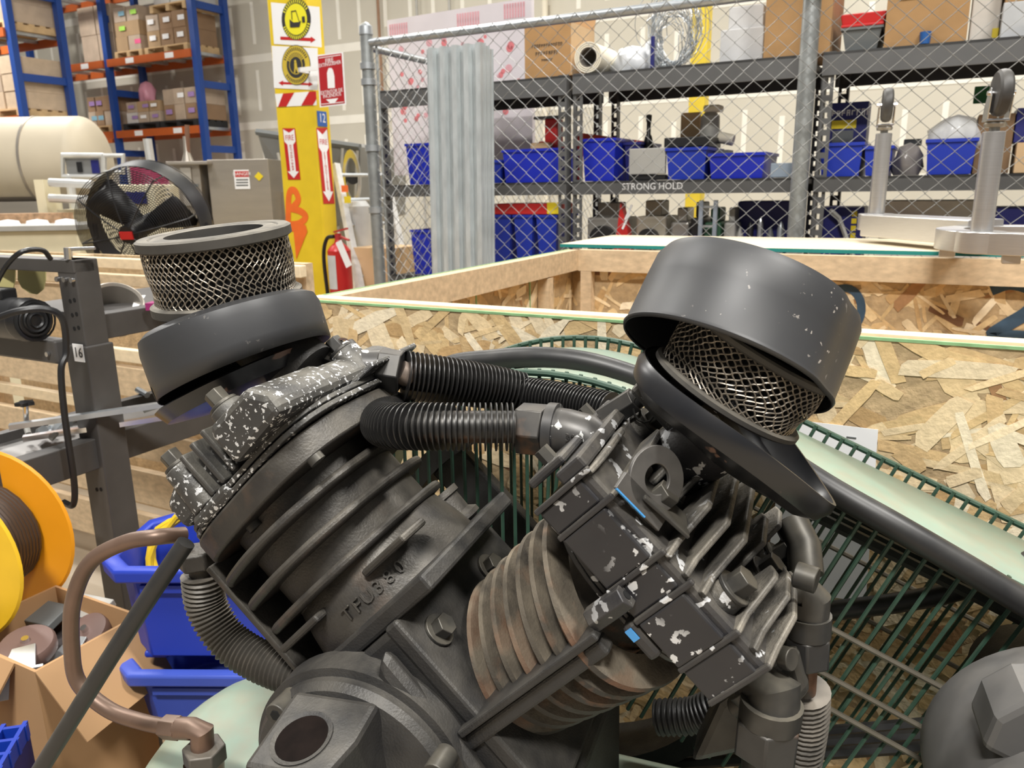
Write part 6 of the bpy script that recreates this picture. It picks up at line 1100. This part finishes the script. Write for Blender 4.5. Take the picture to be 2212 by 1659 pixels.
KB().prismy([(0.235, 0.02), (0.30, 0.055), (0.345, 0.13), (0.33, 0.175), (0.26, 0.10)], -0.03, 0.02).build('manifold_flange', M_bolt, ac, 0, bevel=0.008)
# ---- copper delivery pipe
cpp = spline([Kp(398, 1155, -0.04), Kp(340, 1160, -0.07), Kp(270, 1172, -0.08), Kp(195, 1215, -0.09), Kp(158, 1300, -0.1), Kp(155, 1400, -0.1), Kp(170, 1475, -0.1), Kp(235, 1533, -0.1), Kp(310, 1560, -0.1), Kp(372, 1572, -0.1)], 8)
cp_ = KB().tube(cpp, 0.0098, 16).build('copper_pipe', M_cop, ac)
KB().hexa(Kp(355, 1570, -0.1), Kp(388, 1573, -0.1), 0.0150).build('compression_nut', M_cop, cp_, 30, bevel=0.001)
KB().tube([Kp(386, 1573, -0.1), Kp(415, 1574, -0.1), Kp(436, 1580, -0.1), Kp(438, 1625, -0.1)], [0.0135, 0.0135, 0.0145, 0.014], 18).build('pipe_elbow', M_cop, cp_); KB().hexa(Kp(440, 1612, -0.1), Kp(444, 1645, -0.1), 0.026).build('check_valve_nut', M_hose, cp_, 30, bevel=0.002); KB().lathe([(0.022, 0), (0.024, 0.03)], 20, T(Kp(446, 1690, -0.1))).build('check_valve', M_cop, cp_)
v = Kp(438, 1622, -0.1); KB().lathe([(0.0145, -0.004), (0.0165, 0.0), (0.0145, 0.004)], 20, T(v)).build('thread_tape', M_white, cp_)
# ---- belt guard (racetrack cage round flywheel and motor pulley), flywheel, belts
GR = 0.372; GY0, GY1 = 0.20, 0.45; ga = math.atan2(1, 0.43); gx, gz_ = GR*math.cos(ga), GR*math.sin(ga); GL = 0.72
td = Vector((math.sin(ga), 0, -math.cos(ga)))
def gout(s_, r_=GR):      # arc length s from tangent point: <0 on the arc, >0 on the straight part
    if s_ <= 0: a = ga - s_/GR; n_ = Vector((math.cos(a), 0, math.sin(a))); return n_*r_, n_
    n_ = Vector((math.cos(ga), 0, math.sin(ga))); return n_*r_+td*s_, n_
ss = [-1.25+0.03*i for i in range(int((1.25+GL)/0.03)+1)]
band = KB()
bv = []
for s_ in ss:
    p, n_ = gout(s_, GR-0.012); bv += [(p.x, GY0+0.022, p.z), (p.x, GY1-0.022, p.z)]
band.add(bv, [(2*i, 2*i+2, 2*i+3, 2*i+1) for i in range(len(ss)-1)]); gd = band.build('belt_guard', M_grp, ac, 60, solid=0.002)
for y_ in (GY0, GY1): KB().tube([Vector((gout(s_)[0].x, y_, gout(s_)[0].z)) for s_ in ss], 0.0046, 8).build('guard_rail', M_grw, gd)
for (y_, off) in ((GY0-0.004, 0.155), (GY0-0.004, 0.215), (GY0-0.004, 0.255), (GY1+0.004, 0.16), (GY1+0.004, 0.24)): KB().tube([Vector((gout(s_, GR-off)[0].x, y_, gout(s_, GR-off)[0].z)) for s_ in ss if s_ > -0.02], 0.0036, 6).build('guard_rail', mat('bare_rail', (0.17, 0.15, 0.115), 0.5, 0.3, var=0.3, scale=30), gd)
wm = MB().tube([(0, 0, 0.004), (0, 0, -0.20), (0, 0, -0.42)], 0.0027, 6).mesh('guard_wire', M_grw)
hookm = MB().tube([(0, 0, 0.0), (0, 0.0, -0.006)], 0.0034, 6).mesh('wire_tip', M_grw)
gw = []
x_ = -0.335
while x_ < gx: gw.append(Vector((x_, 0, math.sqrt(GR*GR-x_*x_)))); x_ += 0.0185
s_ = 0.0205*0.6
while s_ < GL-0.01: gw.append(gout(s_)[0]); s_ += 0.0205
nt_ = Vector((math.cos(ga), 0, math.sin(ga)))
for p in gw:                       # upright on the round end, square to the rail along the straight run
    n_ = Vector((0, 0, 1)).lerp(nt_, max(0.0, min(1.0, p.x/gx))).normalized()
    for y_ in (GY0+0.006, GY1-0.006): inst('guard_wire', wm, gd, K.M @ basis(n_, (p.x, y_, p.z), (0, 1, 0)))
fw = KB().lathe([(0.27, -0.045), (0.30, -0.045), (0.30, 0.045), (0.27, 0.045)], 64, T(0, 0.325, 0) @ rotm('X', 90), closed=True).build('flywheel', M_case, ac)
for k in range(5):
    a = math.radians(63+72*k); KB().box((0.04, -0.012, -0.035), (0.275, 0.012, 0.035), T(0, 0.325, 0) @ rotm('Y', -math.degrees(a))).build('spoke', M_case, fw, 0, bevel=0.004)
KB().cyl((0, 0.13, 0), (0, 0.37, 0), 0.045, n=24).build('hub', M_case, fw)
for k, y_ in enumerate((0.300, 0.325, 0.350)):
    a1 = ga; P1 = Vector((0.302*math.cos(a1), y_, 0.302*math.sin(a1))); KB().tube([P1, P1+Vector((td.x*0.68, 0, td.z*0.68))], 0.008, 6).build('drive_belt', M_rubb, ac)
    P2 = Vector((0.302*math.cos(-1.2), y_, 0.302*math.sin(-1.2))); KB().tube([P2, Vector((0.62, y_, -0.10))], 0.008, 6).build('drive_belt', M_rubb, ac)
pcx, pcz = 0.625, -0.035
KB().lathe([(0.02, -0.05), (0.06, -0.05), (0.06, 0.05), (0.02, 0.05)], 30, T(pcx, 0.325, pcz) @ rotm('X', 90), closed=True).build('motor_pulley', M_case, ac)
KB().cyl((pcx, 0.2, pcz), (pcx, 0.36, pcz), 0.02, n=16).build('motor_shaft', M_galv, ac)
mo = KB().lathe([(0.001, -0.14), (0.10, -0.14), (0.135, -0.12), (0.142, -0.09), (0.142, 0.13), (0.12, 0.15), (0.001, 0.15)], 56, T(pcx-0.005, 0.03, pcz+0.015) @ rotm('X', -90)).build('motor', M_mot, ac, 40)
for k in range(4): KB().box((pcx-0.10+0.018*k, -0.1135, pcz+0.02), (pcx-0.094+0.018*k, -0.1085, pcz+0.09)).build('vent_slot', M_holeshade, mo, 0)
KB().tube([(pcx-0.10, -0.14, pcz+0.02), (pcx-0.098, -0.125, pcz+0.09), (pcx-0.09, -0.09, pcz+0.13)], 0.011, 10).build('tie_rod', M_mot, mo); KB().prismy([(pcx-0.125, pcz+0.120), (pcx-0.118, pcz+0.155), (pcx-0.095, pcz+0.178), (pcx-0.05, pcz+0.19), (pcx+0.02, pcz+0.195), (pcx+0.02, pcz+0.13), (pcx-0.085, pcz+0.105)], 0.0, 0.07).build('terminal_bracket', M_mot, mo, 0, bevel=0.007)
# ---- tank and base plate
tk = KB().lathe([(0.001, -0.10)]+[(0.25*math.sin(a*math.pi/16), -0.10*math.cos(a*math.pi/16)) for a in range(1, 9)]+[(0.25, 1.35)]+[(0.25*math.cos(a*math.pi/16), 1.35+0.10*math.sin(a*math.pi/16)) for a in range(1, 8)]+[(0.001, 1.45)], 64, T(-0.47, 0.06, -0.385) @ rotm('Y', 90)).build('air_tank', M_grp, ac)
KB().box((-0.26, -0.15, -0.31), (0.82, 0.22, -0.30)).build('mounting_plate', M_grp, ac, 0, bevel=0.003)
for (x_, y_) in ((-0.2, -0.11), (-0.2, 0.18), (0.75, -0.11), (0.75, 0.18)): KB().box((x_-0.03, y_-0.03, -KO.z), (x_+0.03, y_+0.03, -0.33)).build('tank_leg', M_grp, ac, 0, bevel=0.003)
# ================================================================== loose cables around the compressor
pts = [K.M @ Kp(*p, y_) for (p, y_) in (((930, 830), 0.24), ((975, 790), 0.28), ((1060, 778), 0.29), ((1160, 772), 0.29), ((1260, 782), 0.29), ((1360, 810), 0.29), ((1450, 848), 0.29), ((1600, 930), 0.25), ((1780, 1048), 0.205), ((1940, 1140), 0.182), ((2080, 1222), 0.175), ((2230, 1312), 0.17), ((2350, 1380), 0.17))]
o = MB().tube(spline(pts, 8), 0.0155, 16).build('power_cable', M_rubb); tag(o, 'thick black printed cable lying along the top of the belt guard', 'cable')
o = MB().tube(spline([K.M @ Kp(1640, 1345, 0.36), K.M @ Kp(1780, 1322, 0.36), K.M @ Kp(1950, 1300, 0.36), K.M @ Kp(2090, 1268, 0.36), K.M @ Kp(2300, 1180, 0.36)], 6), 0.014, 12).build('power_cable', M_rubb); tag(o, 'black cable passing inside the belt guard behind the wires', 'cable')
o = MB().tube([K.M @ Kp(402, 1172, -0.13), K.M @ Kp(330, 1278, -0.15), K.M @ Kp(235, 1425, -0.17), K.M @ Kp(70, 1690, -0.2), K.M @ Kp(40, 1745, -0.2)], 0.0098, 16).build('rubber_hose', M_rubb); tag(o, 'straight black rubber hose crossing in front of the copper pipe', 'hose')
